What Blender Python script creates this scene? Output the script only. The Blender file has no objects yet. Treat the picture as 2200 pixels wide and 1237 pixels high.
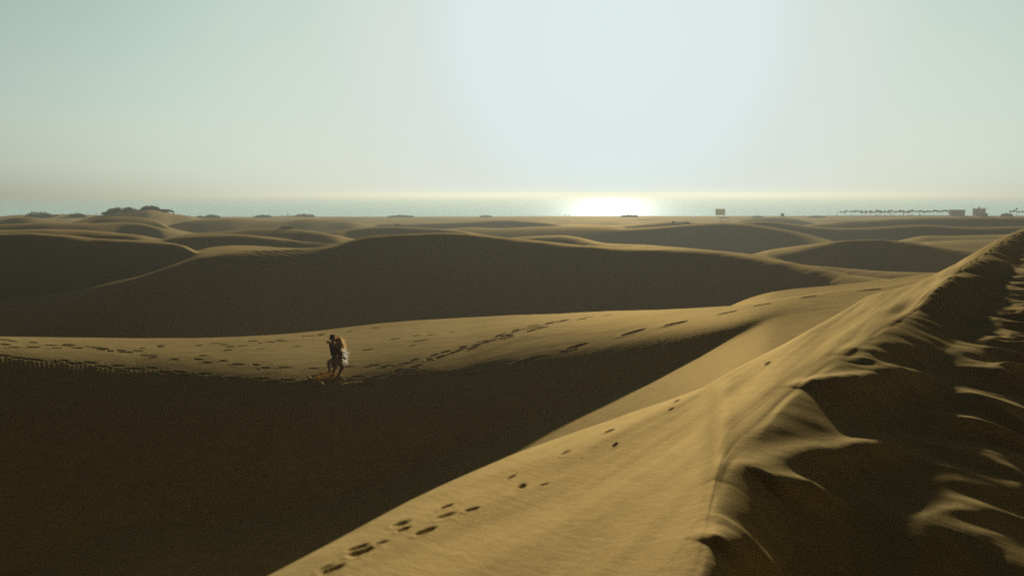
import bpy, math

# ------------------------------------------------------------------ tuned values
SAND_A = (0.37, 0.262, 0.098); SAND_B = (0.41, 0.298, 0.115)
SAND_GLOSS = (0.85, 0.60, 0.22); SAND_GF = 0.035
SEA_GF = 0.03; SEA_COL = (0.64, 0.92, 0.88); SEA_ROUGH = 0.5  # very pale diffuse sea colour stands in for the sheen of reflected sky
SKY_DUST = 2.0
SUN_E = 5.0; SUN_C = (1.0, 0.95, 0.86)
EXPOSURE = 1.18
def SKYBUILD(nt, sky, bg):
    """hazy, film-toned sky: the physical sky's brightness with a soft shoulder, tinted from cream at the horizon to pale teal"""
    L = nt.links.new
    tc = N(nt, 'ShaderNodeTexCoord')
    dt = N(nt, 'ShaderNodeVectorMath', operation='DOT_PRODUCT'); L(tc.outputs['Generated'], dt.inputs[0])
    dt.inputs[1].default_value = (math.sin(SUN_AZ), math.cos(SUN_AZ), 0.0)
    bk = N(nt, 'ShaderNodeMapRange', interpolation_type='SMOOTHSTEP'); L(dt.outputs['Value'], bk.inputs['Value'])
    bk.inputs['From Min'].default_value = -0.3; bk.inputs['From Max'].default_value = 0.85
    bk.inputs['To Min'].default_value = SKY_BACK; bk.inputs['To Max'].default_value = 1.0
    bw = N(nt, 'ShaderNodeRGBToBW'); L(sky.outputs['Color'], bw.inputs['Color'])
    d = N(nt, 'ShaderNodeMath', operation='MULTIPLY_ADD'); L(bw.outputs['Val'], d.inputs[0]); d.inputs[1].default_value = 1 / SKY_C; d.inputs[2].default_value = 1.0
    q = N(nt, 'ShaderNodeMath', operation='DIVIDE'); L(bw.outputs['Val'], q.inputs[0]); L(d.outputs['Value'], q.inputs[1])
    sp = N(nt, 'ShaderNodeSeparateXYZ'); L(tc.outputs['Generated'], sp.inputs['Vector'])
    rp = N(nt, 'ShaderNodeValToRGB'); L(sp.outputs['Z'], rp.inputs['Fac'])
    els = SKY_TINT
    e = rp.color_ramp.elements
    while len(e) < len(els): e.new(0.5)
    for k, (p, c) in enumerate(els):
        e[k].position = p; e[k].color = c + (1,)
    qb = N(nt, 'ShaderNodeMath', operation='MULTIPLY'); L(q.outputs['Value'], qb.inputs[0]); L(bk.outputs['Result'], qb.inputs[1])
    ml = N(nt, 'ShaderNodeVectorMath', operation='SCALE'); L(rp.outputs['Color'], ml.inputs[0]); L(qb.outputs['Value'], ml.inputs['Scale'])
    # bright aureole of hazy air round the sun
    d3 = N(nt, 'ShaderNodeVectorMath', operation='DOT_PRODUCT'); L(tc.outputs['Generated'], d3.inputs[0])
    d3.inputs[1].default_value = (math.sin(SUN_AZ) * math.cos(SUN_EL), math.cos(SUN_AZ) * math.cos(SUN_EL), math.sin(SUN_EL))
    ac = N(nt, 'ShaderNodeMath', operation='ARCCOSINE'); L(d3.outputs['Value'], ac.inputs[0])
    an = N(nt, 'ShaderNodeMath', operation='MULTIPLY'); L(ac.outputs['Value'], an.inputs[0]); an.inputs[1].default_value = 180 / math.pi / 40
    ar = N(nt, 'ShaderNodeValToRGB'); L(an.outputs['Value'], ar.inputs['Fac']); ar.color_ramp.interpolation = 'EASE'
    e = ar.color_ramp.elements
    for k, (p, col_, al) in enumerate(AUREOLE):
        if k > 1: e.new(p / 40)
    for k, (p, col_, al) in enumerate(AUREOLE):
        e[k].position = p / 40; e[k].color = tuple(v / (2 ** EXPOSURE * SKY_S) for v in col_) + (al,)
    mx = N(nt, 'ShaderNodeMix', data_type='RGBA'); L(ar.outputs['Alpha'], mx.inputs['Factor'])
    L(ml.outputs['Vector'], mx.inputs[6]); L(ar.outputs['Color'], mx.inputs[7])
    L(mx.outputs[2], bg.inputs['Color'])
    bg.inputs['Strength'].default_value = SKY_S
SKY_C = 7.0; SKY_S = 0.0597; SKY_BACK = 0.03
SKY_TINT = [(0.0,(1.0,1.06,.84)), (.08,(.87,1.04,.92)), (.17,(.76,1.02,.90)), (.5,(.42,.41,.37))]
AUREOLE = [(0,(.725,.83,.825),1.0), (6.5,(.715,.815,.81),1.0), (10.5,(.68,.73,.70),0.85), (16,(.62,.66,.60),0.45), (25,(.55,.62,.55),0.0)]
# low crests on the lee side: photo pixels, height, half width
LUMPS = [   # photo pixels, height left standing in the sun, half width
    ([(1540,1035),(1600,1012),(1650,1015),(1690,1002),(1725,987),(1770,981),(1820,985),(1860,977),(1895,965),(1930,940)], 0.06, 0.24),
    ([(1710,836),(1760,829),(1830,826),(1890,822)], 0.06, 0.26),
    ([(1740,846),(1800,838),(1860,830),(1930,817),(1990,814),(2050,826),(2100,840)], 0.06, 0.30),
    ([(1640,1044),(1700,1052),(1750,1060),(1795,1062)], 0.04, 0.2),
    ([(1530,1180),(1560,1188),(1600,1204),(1650,1224),(1700,1245)], 0.05, 0.22),
    ([(1820,768),(1870,750),(1930,744),(1990,752)], 0.05, 0.36),
    ([(1935,673),(1960,660),(1990,642),(2020,622),(2045,606),(2100,601),(2150,604)], 0.10, 0.40),
    ([(1848,790),(1880,770),(1912,757)], 0.05, 0.25),
    ([(2060,590),(2110,570),(2150,566),(2200,568)], 0.10, 0.6),
]
SCOOPS = [(1950,655,0.25,2.2,0.10,-0.45)]
TR = lambda p, stride, **k: (p, dict(stride=stride, **k))
TRACKS = [
    TR([(0,765),(50,768),(110,773),(160,780),(220,786),(290,791),(330,795),(370,799),(420,805),(470,808),(510,813),(540,816),(590,817),(620,819),(690,817)], 0.62, depth=0.055, L=0.48),
    TR([(0,730),(40,733),(90,740),(150,742),(200,745),(240,752),(290,759),(330,765),(380,770),(440,775),(500,780),(560,786),(620,788),(690,789),(755,788),(830,784)], 0.8, depth=0.05),
    TR([(0,741),(30,744),(70,746),(160,747)], 0.75, depth=0.06),
    TR([(150,744),(240,751),(300,757)], 0.5, depth=0.05),
    TR([(320,752),(380,743),(440,738),(520,736),(640,733)], 0.8, depth=0.04, jit=0.35),
    TR([(480,746),(560,738),(650,724),(730,715),(800,705)], 0.8, depth=0.04, jit=0.3),
    TR([(350,770),(420,762),(520,752),(640,745)], 1.4, depth=0.03, jit=0.5),
    TR([(850,782),(900,775),(940,762),(1000,745),(1040,735),(1080,720),(1120,707),(1160,698),(1210,689),(1260,682),(1300,677)], 0.42, depth=0.05, jit=0.14, gauge=0.2, L=0.45),
    TR([(770,810),(820,805),(860,797),(900,784),(940,770),(1000,752),(1060,732),(1110,716),(1170,702)], 0.75, depth=0.045),
    TR([(1080,722),(1130,708),(1180,699)], 0.4, depth=0.06, gauge=0.3, jit=0.3),
    TR([(775,827),(850,820),(905,816),(975,806),(1040,796),(1115,777),(1178,763),(1250,741),(1310,728),(1390,707),(1440,697),(1500,685),(1555,674),(1630,658)], 1.9, depth=0.09, L=0.75, W=0.28, gauge=0.05),
    TR([(860,725),(930,718),(1000,705)], 0.9, depth=0.03, jit=0.4),
    TR([(820,750),(900,735),(960,725)], 0.9, depth=0.03, jit=0.5),
    TR([(1640,655),(1760,634),(1870,624),(1900,621)], 2.2, depth=0.07, L=0.6, W=0.25),
]
FLANK_TRACKS = [TR([(660,1248),(715,1222),(770,1190),(868,1140),(960,1092),(1040,1056),(1110,1026)], 0.75, L=0.28, W=0.05, depth=0.02, gauge=0.05, jit=0.1, prob=0.8, rmin=5, ang=0.3),
    TR([(1110,1026),(1200,990),(1310,942),(1450,866),(1560,815),(1650,784)], 1.7, L=0.3, W=0.055, depth=0.02, gauge=0.05, jit=0.12, prob=0.6, rmin=5, ang=0.34)]
FLANK_PRINTS = [(1650,780,0.55,0.2,0.09),(1455,860,0.45,0.17,0.07),(1310,925,0.42,0.16,0.07),(1322,955,0.36,0.13,0.05),(1250,985,0.09,0.06,0.02),(1100,1024,0.4,0.08,0.035),
                (960,1087,0.32,0.09,0.045),(1015,1093,0.34,0.10,0.045),(915,1140,0.42,0.12,0.06),(868,1136,0.28,0.09,0.045),(770,1175,0.34,0.10,0.05),(715,1222,0.34,0.11,0.055),
                (760,1190,0.25,0.08,0.035),(700,1218,0.25,0.07,0.03),(1170,1040,0.34,0.08,0.03),(820,1165,0.25,0.08,0.03)]
LEE_A = 0.165; LEE_G = 0.47; LEE_D = 0.4
HAZE_D = 0.00045; HAZE_G = 0.58; HAZE_COL = (0.128, 0.135, 0.112)
import bpy, bmesh, math, random
import numpy as np
from mathutils import Vector, Matrix

random.seed(7)
rng = np.random.default_rng(11)
sc = bpy.context.scene
COL = sc.collection
R_ = math.radians

# ------------------------------------------------------------------ camera
H = 14.0                    # eye height above the sea
FPX = 2444.0                # focal length in photo pixels (2200 wide)
HORIZON = 417.0
PITCH = math.atan((618.5 - HORIZON) / FPX)
SUN_AZ = math.atan((1312 - 1100) / FPX)      # clockwise from +Y
SUN_EL = R_(8.0)

cam_data = bpy.data.cameras.new('camera')
cam_data.sensor_width = 36.0
cam_data.lens = FPX * 36.0 / 2200.0
cam_data.clip_start = 0.1
cam_data.clip_end = 100000.0
cam_data.dof.use_dof = True
cam_data.dof.focus_distance = 46.0
cam_data.dof.aperture_fstop = 1.8
cam = bpy.data.objects.new('camera', cam_data)
COL.objects.link(cam)
cam.location = (0, 0, H)
cam.rotation_euler = (math.pi / 2 - PITCH, 0, 0)
sc.camera = cam
sc.cycles.use_denoising = False
sc.cycles.use_adaptive_sampling = False


def pix(px, py):
    """photo pixel -> azimuth (clockwise from +Y) and slope dz/dR of its ray"""
    px = np.asarray(px, float); py = np.asarray(py, float)
    xc = (px - 1100.0) / FPX
    yc = (618.5 - py) / FPX
    dx = xc
    dy = math.cos(PITCH) + yc * math.sin(PITCH)
    dz = -math.sin(PITCH) + yc * math.cos(PITCH)
    return np.arctan2(dx, dy), dz / np.hypot(dx, dy)


# ------------------------------------------------------------------ noise
_perm = rng.permutation(512)
_perm = np.concatenate([_perm, _perm]).astype(np.int32)
_ga = np.cos(np.linspace(0, 2 * np.pi, 513)[:512]).astype(np.float32)
_gb = np.sin(np.linspace(0, 2 * np.pi, 513)[:512]).astype(np.float32)


def perlin(x, y):
    xi = np.floor(x).astype(np.int32); yi = np.floor(y).astype(np.int32)
    xf = (x - xi).astype(np.float32); yf = (y - yi).astype(np.float32)
    u = xf * xf * xf * (xf * (xf * 6 - 15) + 10)
    v = yf * yf * yf * (yf * (yf * 6 - 15) + 10)
    def g(ix, iy, fx, fy):
        h = _perm[(_perm[ix & 511] + iy) & 511]
        return _ga[h] * fx + _gb[h] * fy
    a = g(xi, yi, xf, yf); b = g(xi + 1, yi, xf - 1, yf)
    c = g(xi, yi + 1, xf, yf - 1); d = g(xi + 1, yi + 1, xf - 1, yf - 1)
    return (a + u * (b - a)) * (1 - v) + (c + u * (d - c)) * v


def fbm(x, y, octaves=3, gain=0.5):
    s = 0.0; a = 1.0
    for _ in range(octaves):
        s = s + a * perlin(x, y)
        x = x * 2.03 + 17.3; y = y * 2.03 - 9.1; a *= gain
    return s


def sstep(a, b, x):
    t = np.clip((x - a) / (b - a), 0, 1)
    return t * t * (3 - 2 * t)


# ------------------------------------------------------------------ the sand: one polar sheet round the viewpoint
azd = np.radians(np.concatenate([
    np.arange(-180, -40, 3.0), np.arange(-40, -27, 0.25), np.arange(-27, 27, 0.034),
    np.arange(27, 40, 0.25), np.arange(40, 180.01, 3.0)]))
Rr = np.concatenate([
    np.arange(0.3, 5.5, 0.2), np.arange(5.5, 9, 0.02), np.arange(9, 20, 0.025), np.arange(20, 36, 0.045),
    np.arange(36, 58, 0.065), np.arange(58, 84, 0.3), np.arange(84, 130, 0.22), np.arange(130, 200, 0.45),
    np.arange(200, 400, 1.1), np.arange(400, 660, 2.0), np.arange(660, 900, 20.0)])
NC, NR = len(azd), len(Rr)
AZ = azd[None, :].astype(np.float32)
RR = Rr[:, None].astype(np.float32)
X = RR * np.sin(AZ); Y = RR * np.cos(AZ)

def smooth(v, sig):
    """gaussian smoothing along azimuth with sigma in photo pixels"""
    s = sig / FPX
    fine = np.arange(-1.2, 1.2, 0.0008)
    w = np.interp(fine, azd, v)
    n = max(1, int(3 * s / 0.0008))
    k = np.exp(-0.5 * (np.arange(-n, n + 1) * 0.0008 / s) ** 2); k /= k.sum()
    w = np.convolve(np.pad(w, n, mode='edge'), k, mode='valid')
    out = np.interp(azd, fine, w)
    return np.where(np.abs(azd) > 1.15, v, out)

def line(pts, sig=10, fall=0.25, lo=True, hi=True):
    """pts: (px, py, R) -> per column R and z; beyond its ends the line sinks sideways at slope `fall`"""
    p = np.array(pts, float)
    az, t = pix(p[:, 0], p[:, 1])
    R = p[:, 2]; z = H + t * R
    Rc = np.interp(azd, az, R); zc = np.interp(azd, az, z)
    d = np.maximum(az[0] - azd, 0) * (1 if lo else 0) + np.maximum(azd - az[-1], 0) * (1 if hi else 0)
    zc = zc - fall * d * Rc
    return smooth(Rc, sig), smooth(zc, sig)

def percol(v, sig=25):
    """a number, or (px, value) pairs, as an array over the columns"""
    if np.isscalar(v):
        return np.full(NC, float(v))
    if isinstance(v, np.ndarray):
        return v
    p = np.array(v, float)
    az, _ = pix(p[:, 0], np.full(len(p), 600.0))
    return smooth(np.interp(azd, az, p[:, 1]), sig)

def profile(kinks, s_front, s_back, widths):
    """height of a dune whose radial section bends at the kinks [(Rc, zc), ...] (near to far)"""
    s_front = percol(s_front); s_back = percol(s_back)
    Rk = [k[0] for k in kinks]; zk = [k[1].copy() for k in kinks]
    target = [k[1] for k in kinks]
    n = len(kinks)
    wk = []
    for i in range(n):
        g = np.full(NC, 1e3)
        if i > 0: g = np.minimum(g, Rk[i] - Rk[i - 1])
        if i < n - 1: g = np.minimum(g, Rk[i + 1] - Rk[i])
        wk.append(np.minimum(percol(widths[i]), 0.7 * np.maximum(g, 0.3)))
    def slopes():
        s = [s_front]
        for i in range(n - 1):
            s.append((zk[i + 1] - zk[i]) / np.maximum(Rk[i + 1] - Rk[i], 0.3))
        s.append(s_back)
        return s
    def ev(Rq, s):
        z = zk[0] + s[0] * (Rq - Rk[0])
        for i in range(n):
            d = Rq - Rk[i]
            w = wk[i] if d.ndim == 1 else wk[i].astype(np.float32)[None, :]
            z = z + (s[i + 1] - s[i]) * 0.5 * (d + np.sqrt(d * d + w * w))
        return z
    for _ in range(6):
        s = slopes()
        for i in range(n):
            zk[i] = zk[i] + 0.7 * (target[i] - ev(Rk[i], s))
    s = [a.astype(np.float32)[None, :] for a in slopes()]
    Rk = [a.astype(np.float32)[None, :] for a in Rk]; zk = [a.astype(np.float32)[None, :] for a in zk]
    return ev(RR, s)

def smax(a, b, k):
    return 0.5 * (a + b + np.sqrt((a - b) ** 2 + k * k))

def between(lc, tline, s):
    """the line that sits at pixel-line `tline` on a surface of slope s through line lc (nearer than lc)"""
    p = np.array(tline, float)
    az, t = pix(p[:, 0], p[:, 1])
    tt = smooth(np.interp(azd, az, t), 10)
    Rc, zc = lc
    zr = zc - H
    s = percol(s)
    d = np.clip((tt * Rc - zr) / (tt - s), 0.3, 40)
    j = np.where((azd >= az[0]) & (azd <= az[-1]))[0]
    d = np.where(azd < az[0], d[j[0]], np.where(azd > az[-1], d[j[-1]], d))
    return Rc - d, zc - s * d

# floor between the dunes, falling to the beach and under the sea
z = np.interp(Rr, [0, 60, 118, 150, 250, 420, 560, 610, 640, 700, 900],
              [3.0, 0.3, 0.4, 2.8, 3.4, 2.9, 2.3, 1.9, 0.6, -0.8, -4]).astype(np.float32)[:, None] + 0 * AZ
und = fbm(X / 46 + 3.1, Y / 30 + 7.7, 3)
far_w = sstep(120, 200, RR) * (1 - sstep(520, 590, RR))
z = z + far_w * (0.9 * und + 0.5 * np.abs(perlin(X / 30 + 40, Y / 17 + 2)))

def dune(pts, front=0.28, back=0.1, w=4.0, k=0.5, sig=10, fall=0.25, t=None, s=0.02, wt=3.0, lo=True, hi=True):
    global z
    lc = line(pts, sig, fall, lo, hi)
    if t is None:
        h = profile([lc], front, percol(back) * -1, [w])
    else:
        lt = between(lc, t, s)
        h = profile([lt, lc], front, percol(back) * -1, [wt, w])
    z = smax(z, h, k)

# --- far skyline and the small dunes behind
dune([(-400,466,600),(0,465,600),(30,462.5,600),(60,461.5,600),(110,461,600),(150,460,600),(190,462,600),(240,463,600),(400,465,600),
      (440,466,600),(550,467,600),(600,464.5,600),(640,463,600),(680,466,600),(840,467,600),(1000,467,600),(1100,465.5,600),(1300,465,600),
      (1500,465,600),(1700,464.5,600),(1800,463.5,600),(2000,463,600),(2200,464,600),(2600,464,600)], 0.03, 0.045, 20, 0.3, 6, lo=False, hi=False)
dune([(200,466,430),(225,462.5,430),(240,460,430),(280,455.5,430),(320,450.5,430),(345,453.5,430),(370,459.5,430),(410,465,430)], 0.12, 0.1, 16, 0.4, 6, 0.3)
dune([(-300,470,380),(0,473,380),(40,467,380),(65,466,380),(110,475,375),(150,482,365)], 0.13, 0.1, 8, 0.4)
dune([(155,480,300),(190,471,310),(240,466.5,310),(300,467,310),(340,475,305),(360,490,290)], 0.16, 0.1, 8, 0.4)
dune([(-200,486,250),(0,484,250),(100,480,250),(200,482,250),(260,479,255),(300,481,252),(345,492,240)], 0.2, 0.1, 8, 0.4)
dune([(400,476,330),(440,472,330),(500,470,330),(560,474,330),(620,476,330),(640,472,332),(660,471,332),(720,475,330),(760,478,325)], 0.14, 0.08, 10, 0.4)
dune([(820,483,330),(870,483.5,330),(950,481,330),(1040,477,335),(1080,475,335),(1100,475,335),(1150,478.5,332),(1190,482,328)], 0.22, 0.05, 5, 0.3)
dune([(940,498,232),(1010,492,238),(1060,495,238),(1100,494,238),(1150,491.5,240),(1240,489,242),(1320,489,245)], 0.16, 0.05, 8, 0.4)
dune([(1330,488,330),(1400,481,330),(1450,476.5,330),(1490,480,328),(1520,484,325)], 0.2, 0.06, 6, 0.3)
dune([(1600,472,420),(1640,468.5,420),(1670,468,420),(1710,471,415)], 0.18, 0.06, 6, 0.3)
dune([(720,500,212),(740,496,218),(800,490.5,222),(860,490,222),(930,494,220),(1000,501,212)], 0.26, 0.06, 4, 0.3)
dune([(1740,484,330),(1780,481,330),(1810,477,330),(1860,475.5,330),(1900,472.5,330),(1980,469.5,330),(2100,468.5,330),(2300,470,330)], 0.2, 0.06, 6, 0.3, hi=False)
dune([(1560,485,275),(1590,480.5,275),(1640,476.5,275),(1680,480,272),(1740,489,263),(1810,493,258),(1860,492,258),(1900,489,258),(1960,485.5,258),
      (2000,485.5,258),(2050,489.5,256),(2100,491,255),(2300,486,255)], 0.24, 0.08, 5, 0.3, hi=False)
dune([(1050,502,235),(1120,497,243),(1200,494.5,245),(1300,496,240),(1400,491,240),(1500,483.5,245),(1550,480.5,245),(1600,483,240),(1660,491.5,232),
      (1720,503,222),(1760,514,212),(1800,525,200)], [(1100,.17),(1300,.2),(1450,.26),(1800,.26)], 0.08, 5, 0.4)
dune([(1980,510,200),(2050,510.5,200),(2150,508,200),(2300,500,200)], 0.14, 0.05, 6, 0.3, hi=False)
dune([(1990,524,176),(2050,521,175),(2150,518,175),(2300,515,172)], 0.08, 0.05, 6, 0.3, hi=False)
dune([(380,512,190),(400,506.5,190),(500,499,190),(540,494.5,190),(590,493,188),(640,495,185),(680,501,178),(720,508,170)], 0.15, 0.07, 7, 0.4)
dune([(-300,501,174),(0,499.5,172),(100,497,172),(170,498.5,172),(240,505,168),(300,511,163)], 0.22, 0.06, 6, 0.3, lo=False)
dune([(300,536,158),(350,522,162),(380,515,162),(440,510,162),(500,509,162),(540,511.5,160),(590,517,156),(640,525,150),(700,532,143),(740,538,136),(780,548,128)],
     0.3, 0.06, 4, 0.3)
dune([(-400,512,148),(0,508,146),(70,506.5,145),(150,512,143),(200,518,142),(260,521.5,140),(340,526,137),(370,529,135),(400,537,131),(420,550,126),
      (440,563,121),(480,585,116)], 0.33, 0.07, 4, 0.25, 7, lo=False)
# right hand dune with the lit wing, the strip and the long shoulder in front of it
dune([(1580,557,149),(1610,549.5,152),(1650,538,155),(1700,530.5,157),(1760,523.5,158),(1800,518,158),(1830,516.5,158),(1860,515,158),(1900,515,156),
      (1950,519.5,154),(2000,527,150),(2060,536,145),(2120,545,140)], 0.3, 0.12, 3.0, 0.3,
     t=[(1580,560),(1610,553),(1660,550),(1700,546),(1750,536),(1780,528),(1800,522.5),(1830,518),(1900,516),(2120,548)], s=0.03, wt=4)
dune([(1080,519,172),(1100,515,172),(1150,511.5,172),(1210,509.5,170),(1240,513,168),(1290,524,160),(1340,526.5,158),(1400,529,155),(1500,537.5,142),
      (1560,543.5,135),(1620,551,128)], [(1100,.22),(1240,.2),(1300,.07),(1600,.06)], 0.06, 5, 0.3)
dune([(1590,556,124),(1660,566,121),(1740,572,118),(1800,576,116),(1900,583,112),(2030,587,108),(2300,592,104)], 0.24, 0.16, 3.0, 0.3, hi=False,
     t=[(1590,557.5),(1660,569),(1740,578),(1800,586),(1900,597),(2030,600),(2300,604)], s=0.07, wt=9)
# --- the broad dark dune across the middle
dune([(-400,720,112),(-200,690,115),(0,652,116),(150,633,114),(300,599,111),(430,560,108),(500,550.5,108),(560,549,108),(620,546,109),(680,541,110),
      (720,533,111),(760,520,113),(800,511.5,114),(870,508,115),(950,505,116),(1000,506,116),(1070,513.5,115),(1160,522,114),(1240,530.5,112),
      (1300,535,112),(1400,539,110),(1440,540.5,109),(1510,543.5,108),(1560,548,106),(1620,558,103),(1700,569,99),(1790,590,92),(1830,600,88),
      (1900,608,84),(2000,622,80),(2300,660,78)],
     [(-200,.2),(300,.23),(900,.33),(1800,.3)], [(300,.1),(430,.03),(560,.035),(700,.06),(800,.1),(1400,.1)], 3.2, 0.4, 10, lo=False, hi=False)

# --- the lit shelf the couple stands on: shoulder (terminator) and far rim
rim_px = [(-500,724),(0,723),(150,725.5),(300,727.5),(420,727),(500,724.5),(600,718),(700,708.5),(800,697.5),(900,689.5),(1000,683.5),(1100,678),(1200,673.5),
          (1300,670),(1400,667),(1500,663),(1600,657.5),(1700,645.5),(1800,632),(1900,620),(1985,609),(2100,590),(2400,560)]
T_px = [(-500,742,50),(-200,758,48.5),(0,774,47),(150,790,45.5),(300,806,44),(450,823,42),(600,838,40),(700,843,39.3),(800,839,39),(1000,823,38.5),(1200,792,37.5),
        (1300,774,37),(1400,752,36.2),(1500,729,35.8),(1600,701,36),(1650,686,37),(1700,671,38.5),(1800,650,40.5),(1900,631,41.5),(1985,614,42.5),(2400,575,43)]
lt = line(T_px, 18, lo=False, hi=False)
p = np.array(rim_px, float)
_az, _t = pix(p[:, 0], p[:, 1])
t_rim = smooth(np.interp(azd, _az, _t), 14)
s_top = percol([(-300,.03),(0,.03),(300,.03),(700,.018),(1000,.01),(1200,.008),(1400,.005),(1600,.0),(1900,.0)])
Rrim = np.clip((lt[1] - H - s_top * lt[0]) / (t_rim - s_top), lt[0] + 2, 66)
lrim = (Rrim, H + t_rim * Rrim)
shelf = profile([lt, lrim], [(0,.3),(600,.36),(900,.42),(1200,.42),(1400,.42),(1560,.42),(1640,.34),(1710,.12),(1780,.05),(1950,.03),(2050,.2),(2200,.4)], -0.42, [[(0,3.2),(700,3.6),(900,5),(1200,6),(1400,4.5),(1500,2.2),(1600,1.0),(1650,1.0)], 0.5])
z_far = z
z = smax(z, shelf, 0.25)

# --- the near ridge at the right: crest, its long sunny flank, the trough at its foot
crest_px = [(-900,2600,2.4),(-600,2400,2.5),(0,2300,2.7),(500,2100,3.2),(900,1850,4.0),(1200,1600,5.2),(1360,1420,6.2),(1460,1290,7.1),(1512,1180,8.1),(1530,1080,9.3),(1545,1000,10.6),
            (1580,950,11.8),(1640,900,13.0),(1702,840,15.0),(1780,783,17.4),(1850,740,19.6),(1930,684,23.6),(1985,646,27.5),(2040,606,33),(2100,560,44),(2150,524,58),(2190,500.5,75),
            (2260,480,96),(2400,470,110)]
edge_px = [(-900,2200,3.3),(-400,2000,3.7),(0,1760,4.2),(300,1420,4.9),(450,1325,5.4),(580,1242,6.0),(720,1165,7.0),(870,1082,8.3),(960,1040,9.5),(1100,978,11.5),(1200,943,13.5),
           (1310,908,15.6),(1400,876,18.6),(1530,828,22.6),(1600,788,24.2),(1700,735,27.5),(1780,691,31),(1860,644,35),(1985,609.5,39.5),(2040,581,46),(2100,545,55),
           (2150,517,68),(2190,498.5,84),(2260,478,110),(2400,468,125)]
# sunny floor between the near ridge and the shelf; the shelf's shadow ends on it
foot_px = [(-900,2200,20),(0,1600,21),(300,1380,23.1),(450,1308,24.6),(580,1238,25.9),(750,1146,28.1),(900,1061,29.9),(1050,983,31.3),(1200,911,32.2),(1300,869,32.6),
           (1400,823,32.9),(1500,772,33.7),(1560,738,34.6),(1600,715,35.5),(1650,690,36.6),(1700,672,38.2),(1800,650,40.2),(1900,630,41.6),(1985,612,42.6),(2400,575,43.5)]
lfl = line(foot_px, 14, lo=False, hi=False)
lcr = line(crest_px, 14, lo=False, hi=False)
lft = line(edge_px, 14, lo=False, hi=False)
_p = np.array(edge_px, float); _az, _t = pix(_p[:, 0], _p[:, 1])
t_e = smooth(np.interp(azd, _az, _t), 10)
s_e = percol([(300,.02),(700,.012),(1000,-.012),(1300,-.045),(1600,-.068),(1850,-.045)])
R_e = (lcr[1] - H - s_e * lcr[0]) / np.minimum(t_e - s_e, -0.02)
w_e = sstep(pix(1800, 600)[0], pix(1985, 600)[0], azd)
R_e = np.maximum(R_e, lcr[0] + 0.4) * (1 - w_e) + lft[0] * w_e
lft = (R_e, H + t_e * R_e)
near = profile([lcr, lft], 0.1, -0.45, [0.6, [(0,.5),(1200,.6),(1600,1.5),(2200,1.5)]])
# lee side: falls away to the right of the crest line, square to it
jj = np.where((azd > -0.9) & (azd < 0.62))[0][::6]
cx = lcr[0][jj] * np.sin(azd[jj]); cy = lcr[0][jj] * np.cos(azd[jj]); cz = lcr[1][jj]
ri = slice(0, int(np.searchsorted(Rr, 130))); ci = slice(int(np.searchsorted(azd, -1.2)), int(np.searchsorted(azd, 1.3)))
xs, ys = X[ri, ci], Y[ri, ci]
best = np.full(xs.shape, 1e9, np.float32); zc_ = np.zeros(xs.shape, np.float32)
for q in range(len(jj) - 1):
    ex, ey = cx[q + 1] - cx[q], cy[q + 1] - cy[q]
    l2 = ex * ex + ey * ey + 1e-9
    tt = np.clip(((xs - cx[q]) * ex + (ys - cy[q]) * ey) / l2, 0, 1)
    d2 = (xs - cx[q] - tt * ex) ** 2 + (ys - cy[q] - tt * ey) ** 2
    m = d2 < best
    best = np.where(m, d2, best); zc_ = np.where(m, cz[q] + tt * (cz[q + 1] - cz[q]), zc_)
dd = np.sqrt(best)
dd_full = np.zeros((NR, NC), np.float32); dd_full[ri, ci] = dd
drop = LEE_G * (np.sqrt(dd * dd + 0.10) - 0.316)
drop = np.where(drop > LEE_D, LEE_D + (drop - LEE_D) * 0.8, drop)
d_ = np.clip(11.2 - RR[ri], 0, 5)
leez = zc_ - drop - 0.16 * (np.sqrt(d_ * d_ + 0.2) - 0.447) * sstep(0.05, 0.7, dd)
side = RR[ri] < lcr[0][None, ci].astype(np.float32)          # nearer than the crest: the lee side
near[ri, ci] = np.where(side, leez, near[ri, ci])
near[ri, :ci.start] = -5; near[ri, ci.stop:] = H - 5.5
hollow = profile([lfl], [(600,-.04),(1200,-.04),(1500,-.025),(1700,.02),(2000,.02)], [(600,-.06),(1400,-.05),(1600,.0),(2000,.02)], [1.0])
hollow = np.where((RR > 47) | (RR < lcr[0][None, :] + 1.0) | (AZ > 0.42), -20, hollow).astype(np.float32)
z = smax(z, hollow, 0.15)
z_before = z
z = smax(z, near, 0.12)
w_near = sstep(-0.1, 0.15, near - z_before)       # where the near ridge is the surface

def hit(px, py, rmin=2.0, rmax=1e9):
    """first point of the sand along the ray of a photo pixel"""
    az, t = pix(px, py)
    j = int(np.argmin(np.abs(azd - az)))
    ok = (z[:, j] >= H + t * Rr) & (Rr > rmin) & (Rr < rmax)
    i = int(np.argmax(ok)) if ok.any() else NR - 1
    R = Rr[i]
    if i > 0 and ok.any():
        a = z[i - 1, j] - (H + t * Rr[i - 1]); b = z[i, j] - (H + t * Rr[i])
        R = Rr[i - 1] + (Rr[i] - Rr[i - 1]) * (-a) / max(b - a, 1e-6) if a < 0 else R
    return R * math.sin(az), R * math.cos(az)

def zat(x, y):
    R = math.hypot(x, y); az = math.atan2(x, y)
    i = int(np.clip(np.searchsorted(Rr, R) - 1, 0, NR - 2)); j = int(np.clip(np.searchsorted(azd, az) - 1, 0, NC - 2))
    f = (R - Rr[i]) / (Rr[i + 1] - Rr[i]); g = (az - azd[j]) / (azd[j + 1] - azd[j])
    return float((z[i, j] * (1 - f) + z[i + 1, j] * f) * (1 - g) + (z[i, j + 1] * (1 - f) + z[i + 1, j + 1] * f) * g)

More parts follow.
